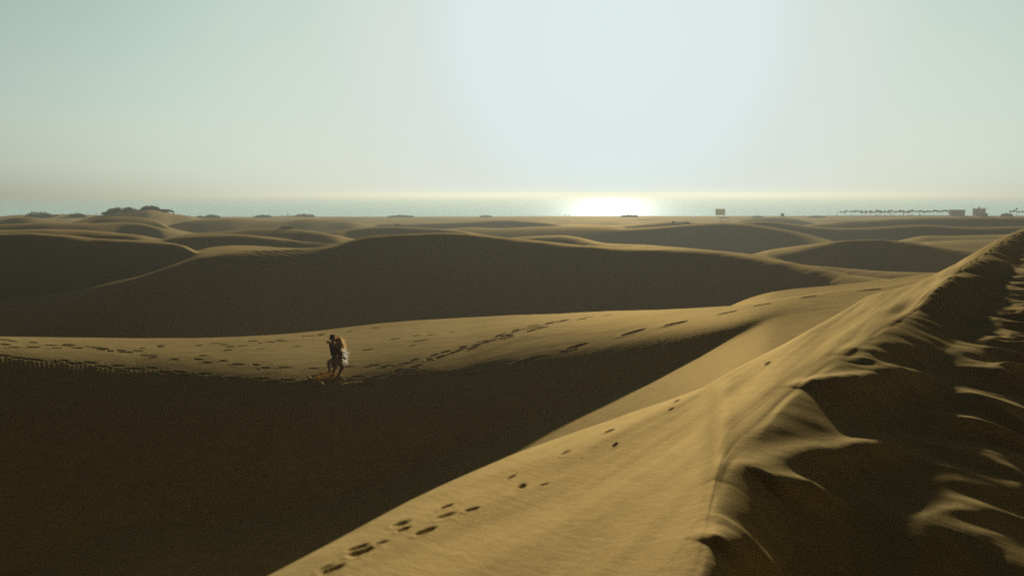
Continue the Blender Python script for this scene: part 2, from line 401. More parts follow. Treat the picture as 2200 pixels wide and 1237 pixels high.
def window(x, y, r):
    """slices of the grid that cover a disc"""
    R = math.hypot(x, y); az = math.atan2(x, y)
    da = r / max(R, 0.5)
    i0, i1 = np.searchsorted(Rr, [R - r, R + r]); j0, j1 = np.searchsorted(azd, [az - da, az + da])
    return slice(int(i0), int(i1)), slice(int(j0), int(j1))

# --- wind-carved lumps and knife-edged little crests on the shaded lee side
def carve(pts, h, w):
    """a low crest along photo-pixel points: rounded top of height h and half width w"""
    xy = [np.array(hit(*p)) for p in pts]
    fine = []
    for a, b in zip(xy[:-1], xy[1:]):
        n = max(2, int(np.hypot(*(b - a)) / 0.04))
        for k in range(n): fine.append(a + (b - a) * k / n)
    fine.append(xy[-1]); fine = np.array(fine)
    if len(fine) > 5:
        k = np.ones(9) / 9
        fp = np.pad(fine, ((4, 4), (0, 0)), mode='edge')
        fine = np.stack([np.convolve(fp[:, c], k, mode='valid') for c in (0, 1)], 1)
    # how far each point lies under the shadow of the ground sunward of it
    sdx, sdy = math.sin(SUN_AZ), math.cos(SUN_AZ); tn = math.tan(SUN_EL)
    dst = np.concatenate([np.arange(0.15, 4, 0.12), np.arange(4, 26, 0.5)])
    hs = np.array([max(0.0, max(zat(fx + sdx * d, fy + sdy * d) - tn * d for d in dst) - zat(fx, fy)) for fx, fy in fine])
    hs = np.convolve(np.pad(hs, 8, mode='edge'), np.ones(17) / 17, mode='valid') + h
    hs = np.clip(hs, 0.04, 0.34)
    c = fine.mean(0); r = np.max(np.hypot(*(fine - c).T)) + 3.2 * max(w, 2 * hs.max())
    si, sj = window(c[0], c[1], r)
    xs, ys = X[si, sj], Y[si, sj]
    best = np.full(xs.shape, 1e9, np.float32); amp = np.zeros(xs.shape, np.float32)
    N = len(fine)
    for q in range(N - 1):
        fx, fy = fine[q]; ex, ey = fine[q + 1] - fine[q]
        u_ = np.clip(((xs - fx) * ex + (ys - fy) * ey) / (ex * ex + ey * ey + 1e-12), 0, 1)
        d2 = (xs - fx - u_ * ex) ** 2 + (ys - fy - u_ * ey) ** 2
        m = d2 < best
        best = np.where(m, d2, best)
        tt = (q + u_) / max(N - 1, 1)
        amp = np.where(m, np.clip(np.minimum(5 * tt, 3 * (1 - tt)), 0, 1) * (hs[q] + u_ * (hs[q + 1] - hs[q])), amp)
    ww = np.maximum(w, 2.0 * amp)
    z[si, sj] += amp * np.exp(-best / (ww * ww))

def scoop(px, py, a, b, depth, rot=0.0, p=1.0):
    x, y = hit(px, py)
    si, sj = window(x, y, 2.2 * max(a, b))
    dx = X[si, sj] - x; dy = Y[si, sj] - y
    c, s = math.cos(rot), math.sin(rot)
    u = (dx * c + dy * s) / a; v = (-dx * s + dy * c) / b
    z[si, sj] -= depth * np.exp(-(u * u + v * v) ** p)

z0 = z.copy()
lee_w = w_near * sstep(0.0, 0.8, lcr[0][None, :].astype(np.float32) - RR) * sstep(0.02, 0.06, AZ)
_u = X * math.sin(1.15) + Y * math.cos(1.15); _v = -X * math.cos(1.15) + Y * math.sin(1.15)
_wx = 0.5 * perlin(X / 1.9 + 31, Y / 1.7 + 8); _wy = 0.45 * perlin(X / 1.6 + 3, Y / 1.9 + 21)
def crests(su, sv, o):
    n = np.abs(perlin(_u / su + _wx + o, _v / sv + _wy + o * 0.37))
    return 1 - np.sqrt(n * n + 0.0035) * 1.7
far_lee = sstep(0.9, 2.4, dd_full)
z = z + lee_w * (0.06 * perlin(X / 2.3 + 5, Y / 1.9 + 2) + 0.012 * perlin(X / 0.7 + 5, Y / 0.6 + 2)) * np.clip(RR / 14, 0.5, 1.6)
z = z + lee_w * far_lee * np.clip(RR / 13, 0.7, 2.2) * (LEE_A * crests(2.3, 1.25, 7.3) + 0.25 * LEE_A * crests(1.2, 0.7, 2.9))
for s in SCOOPS:
    scoop(*s)
for pts, h, w in sorted(LUMPS, key=lambda q: sum(p_[1] for p_ in q[0]) / len(q[0])):
    carve(pts, h, w)

# --- wind streaks along the sunny flank (they follow the ridge) and faint swales
ca, sa = math.cos(0.40), math.sin(0.40)         # ridge heading east of +Y
along = X * sa + Y * ca; across = X * ca - Y * sa
fl = w_near * sstep(0.1, 1.6, RR - lcr[0][None, :].astype(np.float32)) * (1 - sstep(30, 70, RR))
fade = np.clip(RR / 12, 0.6, 1.3)
z = z + fl * fade * (0.030 * perlin(across / 0.42, along / 7.0) + 0.046 * perlin(across / 0.9 + 11, along / 12 + 3) + 0.005 * perlin(across / 0.15 + 5, along / 3.0 + 1)
                     + 0.035 * perlin(across / 2.6 + 2, along / 22 + 8))
# soft swell on the shelf and the broad dune
sh = sstep(34, 40, RR) * (1 - sstep(60, 70, RR)) * (1 - w_near)
z = z + sh * (0.05 * fbm(X / 9 + 1, Y / 7 + 2, 2) + 0.008 * fbm(X / 1.3, Y / 1.1, 2))
mid = sstep(70, 90, RR) * (1 - sstep(150, 200, RR))
z = z + mid * (0.10 * fbm(X / 14 + 4, Y / 10 + 6, 3) + 0.02 * fbm(X / 2.4, Y / 1.9, 2))
# wind ripples on the shoulder and the dark slope below, and on the crest of the broad dune
def ripples(amp, lam, ang, wgt, seed):
    c, s = math.cos(ang), math.sin(ang)
    u = X * c + Y * s; v = -X * s + Y * c
    ph = 2 * np.pi * (u / lam + 0.9 * perlin(u / (lam * 9) + seed, v / (lam * 5) + 3) + 0.25 * perlin(u / (lam * 2.5), v / (lam * 1.5) + seed))
    r = np.sin(ph); r = r + 0.3 * np.sin(2 * ph + 0.8)
    return amp * r * wgt * (0.55 + 0.45 * np.clip(perlin(X / 5 + seed, Y / 4) * 2 + 0.3, -1, 1))
Tr = lt[0][None, :].astype(np.float32)
rip = sstep(-9, -1, RR - Tr) * (1 - sstep(0.2, 2.0, RR - Tr)) * (1 - w_near) * (1 - sstep(0.14, 0.2, AZ))
z = z + ripples(0.0022, 0.17, 0.35, rip, 4.0)
rip2 = sstep(-0.12, -0.08, AZ) * sstep(-6, -1, RR - Tr) * (1 - sstep(1.0, 3.0, RR - Tr)) * (1 - w_near)
z = z + ripples(0.0035, 0.20, 1.2, rip2, 9.0)
rip3 = sstep(96, 102, RR) * (1 - sstep(112, 118, RR)) * sstep(-0.26, -0.22, AZ) * (1 - sstep(-0.17, -0.14, AZ))
z = z + ripples(0.03, 0.95, 0.8, rip3, 2.0)
rip4 = sstep(138, 142, RR) * (1 - sstep(150, 158, RR)) * sstep(-0.23, -0.2, AZ) * (1 - sstep(-0.15, -0.12, AZ))
z = z + ripples(0.06, 1.2, 0.7, rip4, 6.0)

# --- footprints
def print_at(x, y, ang, L, W, depth):
    si, sj = window(x, y, L * 1.3)
    dx = X[si, sj] - x; dy = Y[si, sj] - y
    c, s = math.cos(ang), math.sin(ang)
    u = (dx * s + dy * c) / (L * 0.5); v = (dx * c - dy * s) / (W * 0.5)
    r2 = u * u + v * v
    z[si, sj] += -depth * np.exp(-r2 ** 1.6) + 0.22 * depth * np.exp(-((np.sqrt(r2) - 1.45) / 0.38) ** 2) * (0.6 + 0.4 * np.sign(-u))

def track(pts, stride, L=0.42, W=0.2, depth=0.06, gauge=0.13, jit=0.1, prob=1.0, rmin=36, ang=None):
    xy = [np.array(hit(px, py, rmin)) for px, py in pts]
    seg = [np.hypot(*(b - a)) for a, b in zip(xy[:-1], xy[1:])]
    tot = sum(seg); d = 0.0; k = 0
    while d < tot:
        q = d; i = 0
        while i < len(seg) - 1 and q > seg[i]: q -= seg[i]; i += 1
        a, b = xy[i], xy[i + 1]
        t = (b - a) / max(seg[i], 1e-6)
        n = np.array([t[1], -t[0]])
        pnt = a + t * q + n * gauge * (1 if k % 2 else -1) + rng.normal(0, jit, 2)
        if rng.random() < prob:
            print_at(pnt[0], pnt[1], (math.atan2(t[0], t[1]) if ang is None else ang) + rng.normal(0, 0.12 if ang is None else 0.06), L * rng.uniform(0.8, 1.2), W * rng.uniform(0.85, 1.2), depth * rng.uniform(0.6, 1.15))
        d += stride * rng.uniform(0.88, 1.12); k += 1

for a in TRACKS + FLANK_TRACKS:
    track(a[0], **a[1])
for px, py, L, W, dep in FLANK_PRINTS:
    x, y = hit(px, py, 6, 36)
    print_at(x, y, 0.37 + rng.normal(0, 0.05), 0.75 * L, 0.30 * W, 0.42 * dep)
for k in range(26):                              # scuffed sand round the couple's feet
    x, y = hit(700 + rng.normal(0, 16), 814 + rng.normal(0, 5), 36)
    print_at(x, y, rng.uniform(0, 3), 0.4, 0.25, rng.uniform(0.03, 0.08))

# ------------------------------------------------------------------ materials
def new_mat(name):
    m = bpy.data.materials.new(name); m.use_nodes = True
    nt = m.node_tree
    return m, nt, nt.nodes['Principled BSDF']

def N(nt, kind, **kw):
    n = nt.nodes.new(kind)
    for k, v in kw.items():
        if k.startswith('i_'): n.inputs[k[2:].replace('_', ' ')].default_value = v
        else: setattr(n, k, v)
    return n

def sand_material():
    m, nt, b = new_mat('sand')
    L = nt.links.new
    tc = N(nt, 'ShaderNodeTexCoord')
    big = N(nt, 'ShaderNodeTexNoise'); big.inputs['Scale'].default_value = 0.09; big.inputs['Detail'].default_value = 5
    fine = N(nt, 'ShaderNodeTexNoise'); fine.inputs['Scale'].default_value = 2.2; fine.inputs['Detail'].default_value = 12; fine.inputs['Roughness'].default_value = 0.82
    L(tc.outputs['Object'], big.inputs['Vector']); L(tc.outputs['Object'], fine.inputs['Vector'])
    r1 = N(nt, 'ShaderNodeValToRGB')
    r1.color_ramp.elements[0].position = 0.3; r1.color_ramp.elements[0].color = SAND_A + (1,)
    r1.color_ramp.elements[1].position = 0.7; r1.color_ramp.elements[1].color = SAND_B + (1,)
    L(big.outputs['Fac'], r1.inputs['Fac'])
    mr = N(nt, 'ShaderNodeMapRange'); mr.inputs['From Min'].default_value = 0.3; mr.inputs['From Max'].default_value = 0.7
    mr.inputs['To Min'].default_value = 0.72; mr.inputs['To Max'].default_value = 1.28
    L(fine.outputs['Fac'], mr.inputs['Value'])
    gr = N(nt, 'ShaderNodeTexNoise'); gr.inputs['Scale'].default_value = 14; gr.inputs['Detail'].default_value = 9; gr.inputs['Roughness'].default_value = 0.95
    L(tc.outputs['Object'], gr.inputs['Vector'])
    mg = N(nt, 'ShaderNodeMapRange'); mg.inputs['From Min'].default_value = 0.25; mg.inputs['From Max'].default_value = 0.75
    mg.inputs['To Min'].default_value = 0.75; mg.inputs['To Max'].default_value = 1.25; mg.clamp = True
    L(gr.outputs['Fac'], mg.inputs['Value'])
    mm = N(nt, 'ShaderNodeMath', operation='MULTIPLY'); L(mr.outputs['Result'], mm.inputs[0]); L(mg.outputs['Result'], mm.inputs[1])
    mul = N(nt, 'ShaderNodeVectorMath', operation='SCALE')
    L(r1.outputs['Color'], mul.inputs[0]); L(mm.outputs['Value'], mul.inputs['Scale'])
    bn = N(nt, 'ShaderNodeTexNoise'); bn.inputs['Scale'].default_value = 9; bn.inputs['Detail'].default_value = 8; bn.inputs['Roughness'].default_value = 0.7
    L(tc.outputs['Object'], bn.inputs['Vector'])
    bp = N(nt, 'ShaderNodeBump'); bp.inputs['Strength'].default_value = 0.35; bp.inputs['Distance'].default_value = 0.02
    df = N(nt, 'ShaderNodeBsdfDiffuse'); df.inputs['Roughness'].default_value = 0.3
    L(bn.outputs['Fac'], bp.inputs['Height']); L(bp.outputs['Normal'], df.inputs['Normal']); L(mul.outputs['Vector'], df.inputs['Color'])
    gl = N(nt, 'ShaderNodeBsdfGlossy'); gl.inputs['Color'].default_value = SAND_GLOSS + (1,); gl.inputs['Roughness'].default_value = 0.72
    L(bp.outputs['Normal'], gl.inputs['Normal'])
    mx = N(nt, 'ShaderNodeMixShader'); mx.inputs['Fac'].default_value = SAND_GF
    L(df.outputs['BSDF'], mx.inputs[1]); L(gl.outputs['BSDF'], mx.inputs[2])
    L(mx.outputs['Shader'], nt.nodes['Material Output'].inputs['Surface'])
    nt.nodes.remove(b)
    return m

def plain(name, col, rough=0.8, var=0.15, scale=6.0, spec=0.3, matte=False):
    m, nt, b = new_mat(name)
    tc = N(nt, 'ShaderNodeTexCoord'); n = N(nt, 'ShaderNodeTexNoise'); n.inputs['Scale'].default_value = scale; n.inputs['Detail'].default_value = 6
    nt.links.new(tc.outputs['Object'], n.inputs['Vector'])
    r = N(nt, 'ShaderNodeValToRGB')
    r.color_ramp.elements[0].position = 0.3; r.color_ramp.elements[0].color = tuple(c * (1 - var) for c in col) + (1,)
    r.color_ramp.elements[1].position = 0.7; r.color_ramp.elements[1].color = tuple(min(1, c * (1 + var)) for c in col) + (1,)
    nt.links.new(n.outputs['Fac'], r.inputs['Fac']); nt.links.new(r.outputs['Color'], b.inputs['Base Color'])
    b.inputs['Roughness'].default_value = rough; b.inputs['Specular IOR Level'].default_value = spec
    if matte:
        df = N(nt, 'ShaderNodeBsdfDiffuse'); nt.links.new(r.outputs['Color'], df.inputs['Color'])
        nt.links.new(df.outputs['BSDF'], nt.nodes['Material Output'].inputs['Surface']); nt.nodes.remove(b)
    return m

# ------------------------------------------------------------------ scene building helpers
def tag(o, label=None, cat=None, group=None, kind=None):
    if label: o['label'] = label
    if cat: o['category'] = cat
    if group: o['group'] = group
    if kind: o['kind'] = kind
    return o

def mesh_obj(name, verts, faces, mat, parent=None, smooth_=True):
    me = bpy.data.meshes.new(name)
    me.from_pydata([tuple(v) for v in verts], [], faces)
    me.update()
    if smooth_: me.polygons.foreach_set('use_smooth', [True] * len(me.polygons))
    me.materials.append(mat)
    o = bpy.data.objects.new(name, me); COL.objects.link(o)
    if parent: o.parent = parent
    return o

def grid_obj(name, Xs, Ys, Zs, mat, wrap=False):
    nr, nc = Xs.shape
    co = np.stack([Xs, Ys, Zs], -1).reshape(-1, 3).astype(np.float32)
    me = bpy.data.meshes.new(name)
    i = np.arange(nr - 1)[:, None]; j = np.arange(nc - 1)[None, :]
    a = i * nc + j
    q = np.stack([a, a + 1, a + nc + 1, a + nc], -1).reshape(-1, 4)[:, ::-1].astype(np.int32)
    if wrap:
        k = np.arange(nr - 1) * nc
        q = np.concatenate([q, np.stack([k + nc - 1, k, k + nc, k + nc + nc - 1], -1)[:, ::-1].astype(np.int32)])
    me.vertices.add(len(co)); me.vertices.foreach_set('co', co.ravel())
    me.loops.add(q.size); me.loops.foreach_set('vertex_index', q.ravel())
    me.polygons.add(len(q)); me.polygons.foreach_set('loop_start', np.arange(0, q.size, 4, dtype=np.int32))
    me.polygons.foreach_set('loop_total', np.full(len(q), 4, np.int32))
    me.polygons.foreach_set('use_smooth', np.ones(len(q), bool))
    me.update(calc_edges=True); me.validate()
    me.materials.append(mat)
    o = bpy.data.objects.new(name, me); COL.objects.link(o)
    return o

sand = sand_material()
dunes = grid_obj('sand_dunes', X + 0 * z, Y + 0 * z, z, sand, wrap=True)
tag(dunes, kind='structure')

# ------------------------------------------------------------------ sea
def sea_material():
    m, nt, b = new_mat('sea_water')
    L = nt.links.new
    nt.nodes.remove(b)
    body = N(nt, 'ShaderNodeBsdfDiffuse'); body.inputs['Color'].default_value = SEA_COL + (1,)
    gls = N(nt, 'ShaderNodeBsdfGlossy'); gls.inputs['Roughness'].default_value = SEA_ROUGH; gls.inputs['Color'].default_value = (0.9, 1.0, 0.98, 1)
    wat = N(nt, 'ShaderNodeMixShader'); wat.inputs['Fac'].default_value = SEA_GF
    L(body.outputs['BSDF'], wat.inputs[1]); L(gls.outputs['BSDF'], wat.inputs[2])
    tc = N(nt, 'ShaderNodeTexCoord')
    mp = N(nt, 'ShaderNodeMapping'); mp.inputs['Scale'].default_value = (0.016, 0.05, 1)
    L(tc.outputs['Object'], mp.inputs['Vector'])
    n = N(nt, 'ShaderNodeTexNoise'); n.inputs['Scale'].default_value = 1.0; n.inputs['Detail'].default_value = 8; n.inputs['Roughness'].default_value = 0.62
    L(mp.outputs['Vector'], n.inputs['Vector'])
    bp = N(nt, 'ShaderNodeBump'); bp.inputs['Strength'].default_value = 1.0; bp.inputs['Distance'].default_value = 1.6
    L(n.outputs['Fac'], bp.inputs['Height']); L(bp.outputs['Normal'], gls.inputs['Normal']); L(bp.outputs['Normal'], body.inputs['Normal'])
    # whitewater lines near the beach
    sep = N(nt, 'ShaderNodeSeparateXYZ'); L(tc.outputs['Object'], sep.inputs['Vector'])
    mp2 = N(nt, 'ShaderNodeMapping'); mp2.inputs['Scale'].default_value = (0.011, 0.045, 1)
    L(tc.outputs['Object'], mp2.inputs['Vector'])
    fo = N(nt, 'ShaderNodeTexNoise'); fo.inputs['Scale'].default_value = 1.0; fo.inputs['Detail'].default_value = 6; fo.inputs['Roughness'].default_value = 0.65
    L(mp2.outputs['Vector'], fo.inputs['Vector'])
    near_ = N(nt, 'ShaderNodeMapRange'); near_.inputs['From Min'].default_value = 640; near_.inputs['From Max'].default_value = 1050
    near_.inputs['To Min'].default_value = 0.13; near_.inputs['To Max'].default_value = -0.12
    L(sep.outputs['Y'], near_.inputs['Value'])
    ad = N(nt, 'ShaderNodeMath', operation='ADD'); L(fo.outputs['Fac'], ad.inputs[0]); L(near_.outputs['Result'], ad.inputs[1])
    rp = N(nt, 'ShaderNodeValToRGB'); rp.color_ramp.elements[0].position = 0.58; rp.color_ramp.elements[1].position = 0.66
    L(ad.outputs['Value'], rp.inputs['Fac'])
    foam = N(nt, 'ShaderNodeBsdfDiffuse'); foam.inputs['Color'].default_value = (0.75, 0.78, 0.76, 1)
    mx = N(nt, 'ShaderNodeMixShader')
    L(rp.outputs['Color'], mx.inputs['Fac']); L(wat.outputs['Shader'], mx.inputs[1]); L(foam.outputs['BSDF'], mx.inputs[2])
    L(mx.outputs['Shader'], nt.nodes['Material Output'].inputs['Surface'])
    return m
sx = np.array([-26000, -8000, -2500, -900, 900, 2500, 8000, 26000], float)
sy = np.array([430, 700, 1200, 2500, 6000, 12000, 26000], float)
SX, SY = np.meshgrid(sx, sy)
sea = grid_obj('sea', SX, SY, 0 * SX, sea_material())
tag(sea, kind='structure')

# ------------------------------------------------------------------ sky and sun
w = bpy.data.worlds.new('World'); sc.world = w; w.use_nodes = True
w.cycles.sampling_method = 'NONE'
nt = w.node_tree; L = nt.links.new
bg = nt.nodes['Background']
sky = N(nt, 'ShaderNodeTexSky', sky_type='NISHITA', sun_disc=False)
sky.sun_elevation = SUN_EL; sky.sun_rotation = SUN_AZ
sky.altitude = 0; sky.air_density = 1.0; sky.dust_density = SKY_DUST; sky.ozone_density = 1.0
SKYBUILD(nt, sky, bg)
sun_dir = Vector((math.sin(SUN_AZ) * math.cos(SUN_EL), math.cos(SUN_AZ) * math.cos(SUN_EL), math.sin(SUN_EL)))
sd = bpy.data.lights.new('sun', 'SUN'); sd.energy = SUN_E; sd.angle = R_(0.8); sd.color = SUN_C
so = bpy.data.objects.new('sun', sd); COL.objects.link(so)
so.rotation_euler = (-sun_dir).to_track_quat('-Z', 'Y').to_euler()
so.location = (0, 0, 60)
sc.view_settings.view_transform = 'Standard'; sc.view_settings.look = 'None'
sc.view_settings.exposure = EXPOSURE; sc.view_settings.gamma = 1.0; sc.view_settings.use_curve_mapping = False

# ------------------------------------------------------------------ the air
def box(name, x0, x1, y0, y1, z0_, z1_, mat):
    v = [(x, y, zz) for zz in (z0_, z1_) for y in (y0, y1) for x in (x0, x1)]
    return mesh_obj(name, v, [(0, 2, 3, 1), (4, 5, 7, 6), (0, 1, 5, 4), (2, 6, 7, 3), (0, 4, 6, 2), (1, 3, 7, 5)], mat, smooth_=False)
hm = bpy.data.materials.new('haze'); hm.use_nodes = True
for n in list(hm.node_tree.nodes):
    if n.type == 'BSDF_PRINCIPLED': hm.node_tree.nodes.remove(n)
pv = hm.node_tree.nodes.new('ShaderNodeVolumePrincipled')
pv.inputs['Color'].default_value = HAZE_COL + (1,)
pv.inputs['Density'].default_value = HAZE_D
pv.inputs['Anisotropy'].default_value = HAZE_G
hm.node_tree.links.new(pv.outputs['Volume'], hm.node_tree.nodes['Material Output'].inputs['Volume'])
if HAZE_D > 0:
    haze = box('haze', -26500, 26500, -1500, 26500, -6.5, H + 4, hm)
    tag(haze, kind='stuff')

# ------------------------------------------------------------------ things
M_leaf = plain('shrub_leaf', (0.040, 0.034, 0.012), 0.9, 0.35, 1.5, 0.1, matte=True)
M_twig = plain('shrub_wood', (0.06, 0.04, 0.022), 0.95, 0.2, matte=True)
M_wood = plain('weathered_wood', (0.10, 0.075, 0.045), 0.9, 0.25)
M_thatch = plain('thatch', (0.13, 0.085, 0.04), 0.95, 0.3, matte=True)
M_white = plain('white_paint', (0.75, 0.74, 0.70), 0.6, 0.06)
M_grey = plain('grey_panel', (0.42, 0.42, 0.37), 0.8, 0.12)
M_dgrey = plain('dark_panel', (0.06, 0.058, 0.05), 0.7, 0.12)
M_metal = plain('metal_post', (0.10, 0.10, 0.095), 0.5, 0.1)
M_skin = plain('skin', (0.25, 0.145, 0.085), 0.7, 0.06, 6, 0.12, matte=True)
M_skin2 = plain('tanned_skin', (0.15, 0.09, 0.053), 0.7, 0.06, 6, 0.12, matte=True)
M_black = plain('black_cloth', (0.014, 0.012, 0.012), 0.9, 0.25, 20, 0.03, matte=True)
M_short = plain('dark_shorts', (0.022, 0.018, 0.016), 0.9, 0.25, 20, 0.03, matte=True)
M_top = plain('dark_top', (0.05, 0.035, 0.026), 0.9, 0.2, 20, 0.03, matte=True)
M_hairD = plain('dark_hair', (0.012, 0.009, 0.007), 0.8, 0.2, 40, 0.06, matte=True)
M_hairB = plain('blond_hair', (0.42, 0.27, 0.10), 0.5, 0.25, 40)
M_fringe = plain('white_fringe', (0.62, 0.60, 0.54), 0.8, 0.12, 30)

def translucent(name, col, fac=0.5):
    m, nt, b = new_mat(name)
    d = N(nt, 'ShaderNodeBsdfDiffuse'); t = N(nt, 'ShaderNodeBsdfTranslucent'); mx = N(nt, 'ShaderNodeMixShader')
    tc = N(nt, 'ShaderNodeTexCoord'); n = N(nt, 'ShaderNodeTexNoise'); n.inputs['Scale'].default_value = 25
    nt.links.new(tc.outputs['Object'], n.inputs['Vector'])
    r = N(nt, 'ShaderNodeValToRGB')
    r.color_ramp.elements[0].color = tuple(c * 0.75 for c in col) + (1,); r.color_ramp.elements[1].color = tuple(min(1, c * 1.2) for c in col) + (1,)
    nt.links.new(n.outputs['Fac'], r.inputs['Fac'])
    nt.links.new(r.outputs['Color'], d.inputs['Color']); nt.links.new(r.outputs['Color'], t.inputs['Color'])
    mx.inputs['Fac'].default_value = fac
    nt.links.new(d.outputs['BSDF'], mx.inputs[1]); nt.links.new(t.outputs['BSDF'], mx.inputs[2])
    nt.links.new(mx.outputs['Shader'], nt.nodes['Material Output'].inputs['Surface'])
    nt.nodes.remove(b)
    return m
M_hairB = translucent('blond_hair_strands', (0.46, 0.31, 0.12), 0.55)
M_fringe = translucent('white_fringe_strands', (0.52, 0.48, 0.40), 0.5)
M_grain = translucent('flying_sand', (0.48, 0.33, 0.14), 0.6)

class MB:
    """collects simple shapes into one mesh"""
    def __init__(s): s.v = []; s.f = []
    def box(s, x0, x1, y0, y1, z0_, z1_):
        n = len(s.v)
        s.v += [(x, y, zz) for zz in (z0_, z1_) for y in (y0, y1) for x in (x0, x1)]
        s.f += [tuple(n + i for i in q) for q in ((0, 2, 3, 1), (4, 5, 7, 6), (0, 1, 5, 4), (2, 6, 7, 3), (0, 4, 6, 2), (1, 3, 7, 5))]
        return s
    def tube(s, pts, rad, n=8, cap=True):
        pts = [Vector(p) for p in pts]
        if np.isscalar(rad): rad = [rad] * len(pts)
        rings = []
        for i, p in enumerate(pts):
            t = (pts[min(i + 1, len(pts) - 1)] - pts[max(i - 1, 0)]).normalized()
            a = t.orthogonal().normalized(); b = t.cross(a)
            r0 = len(s.v)
            for k in range(n):
                w_ = 2 * math.pi * k / n
                s.v.append(tuple(p + (a * math.cos(w_) + b * math.sin(w_)) * rad[i]))
            rings.append(r0)
        for r0, r1 in zip(rings[:-1], rings[1:]):
            for k in range(n):
                s.f.append((r0 + k, r0 + (k + 1) % n, r1 + (k + 1) % n, r1 + k))
        if cap:
            s.f.append(tuple(rings[0] + k for k in range(n))[::-1]); s.f.append(tuple(rings[-1] + k for k in range(n)))
        return s
    def build(s, name, mat, parent=None, smooth_=False):
        return mesh_obj(name, s.v, s.f, mat, parent, smooth_)

def thing(name, label, cat, loc, rz=0.0, group=None):
    o = bpy.data.objects.new(name, None); COL.objects.link(o)
    o.empty_display_size = 0.3
    o.location = loc; o.rotation_euler = (0, 0, rz)
    return tag(o, label, cat, group)

def place(px, R):
    """ground point in the direction of a photo column at horizontal range R"""
    az, _ = pix(px, 460)
    x, y = R * math.sin(az), R * math.cos(az)
    return x, y, zat(x, y)

def dup(root, loc, rz=None, label=None):
    r = root.copy(); COL.objects.link(r); r.location = loc
    if rz is not None: r.rotation_euler = (0, 0, rz)
    if label: r['label'] = label
    for ch in list(root.children):
        c = ch.copy(); COL.objects.link(c); c.parent = r
        for g in ch.children:
            d = g.copy(); COL.objects.link(d); d.parent = c
    return r

# ---- shrubs
def shrub(px, R, w_m, h_m, label, lobes=5, seed=0, leaf=0.16, squash=1.0, sink=0.0):
    r_ = np.random.default_rng(100 + seed)
    x, y, zg = place(px, R)
    t = thing('shrub', label, 'shrub', (x, y, zg - sink), 0, 'shrubs on the dunes by the sea')
    L_ = []
    for k in range(lobes):
        f = (k + 0.5) / lobes - 0.5
        env = math.sqrt(max(0.08, 1 - (2 * f) ** 2 * 0.85))
        L_.append((f * w_m * 0.86 + r_.normal(0, 0.03) * w_m, r_.uniform(-0.25, 0.25) * w_m * 0.5, h_m * (0.22 + 0.10 * env), w_m / lobes * r_.uniform(0.85, 1.2), h_m * 0.74 * env * r_.uniform(0.82, 1.1)))
    v = []; f_ = []
    area = w_m * h_m
    n = int(min(3600, 500 + 190 * area))
    for _ in range(n):
        lx, ly, lz, rx, rz_ = L_[r_.integers(len(L_))]
        d = r_.normal(size=3); d /= np.linalg.norm(d)
        q = r_.uniform(0.35, 1.0) ** 0.45
        c = np.array([lx + d[0] * rx * q, ly + d[1] * rx * 0.8 * q, abs(d[2]) * (lz + rz_) * q])
        if r_.random() < 0.15: c[2] = r_.uniform(-0.05, 0.3) * h_m
        a = r_.normal(size=3); a /= np.linalg.norm(a)
        b = np.cross(a, r_.normal(size=3)); b /= np.linalg.norm(b)
        s_ = leaf * r_.uniform(0.6, 1.7)
        k = len(v)
        v += [tuple(c - a * s_ - b * s_ * 0.28), tuple(c + a * s_ - b * s_ * 0.20), tuple(c + a * s_ * 1.1 + b * s_ * 0.24), tuple(c - a * s_ * 0.9 + b * s_ * 0.3)]
        f_.append((k, k + 1, k + 2, k + 3))
    mesh_obj('foliage', v, f_, M_leaf, t, False)
    for lx, ly, lz, rx, rz_ in L_:
        MB().tube([(lx * 0.5, ly * 0.5, -0.3), (lx * 0.8, ly * 0.8, lz * 0.6), (lx, ly, lz + rz_ * 0.4)], [0.12, 0.07, 0.03], 6).build('stem', M_twig, t)
    return t

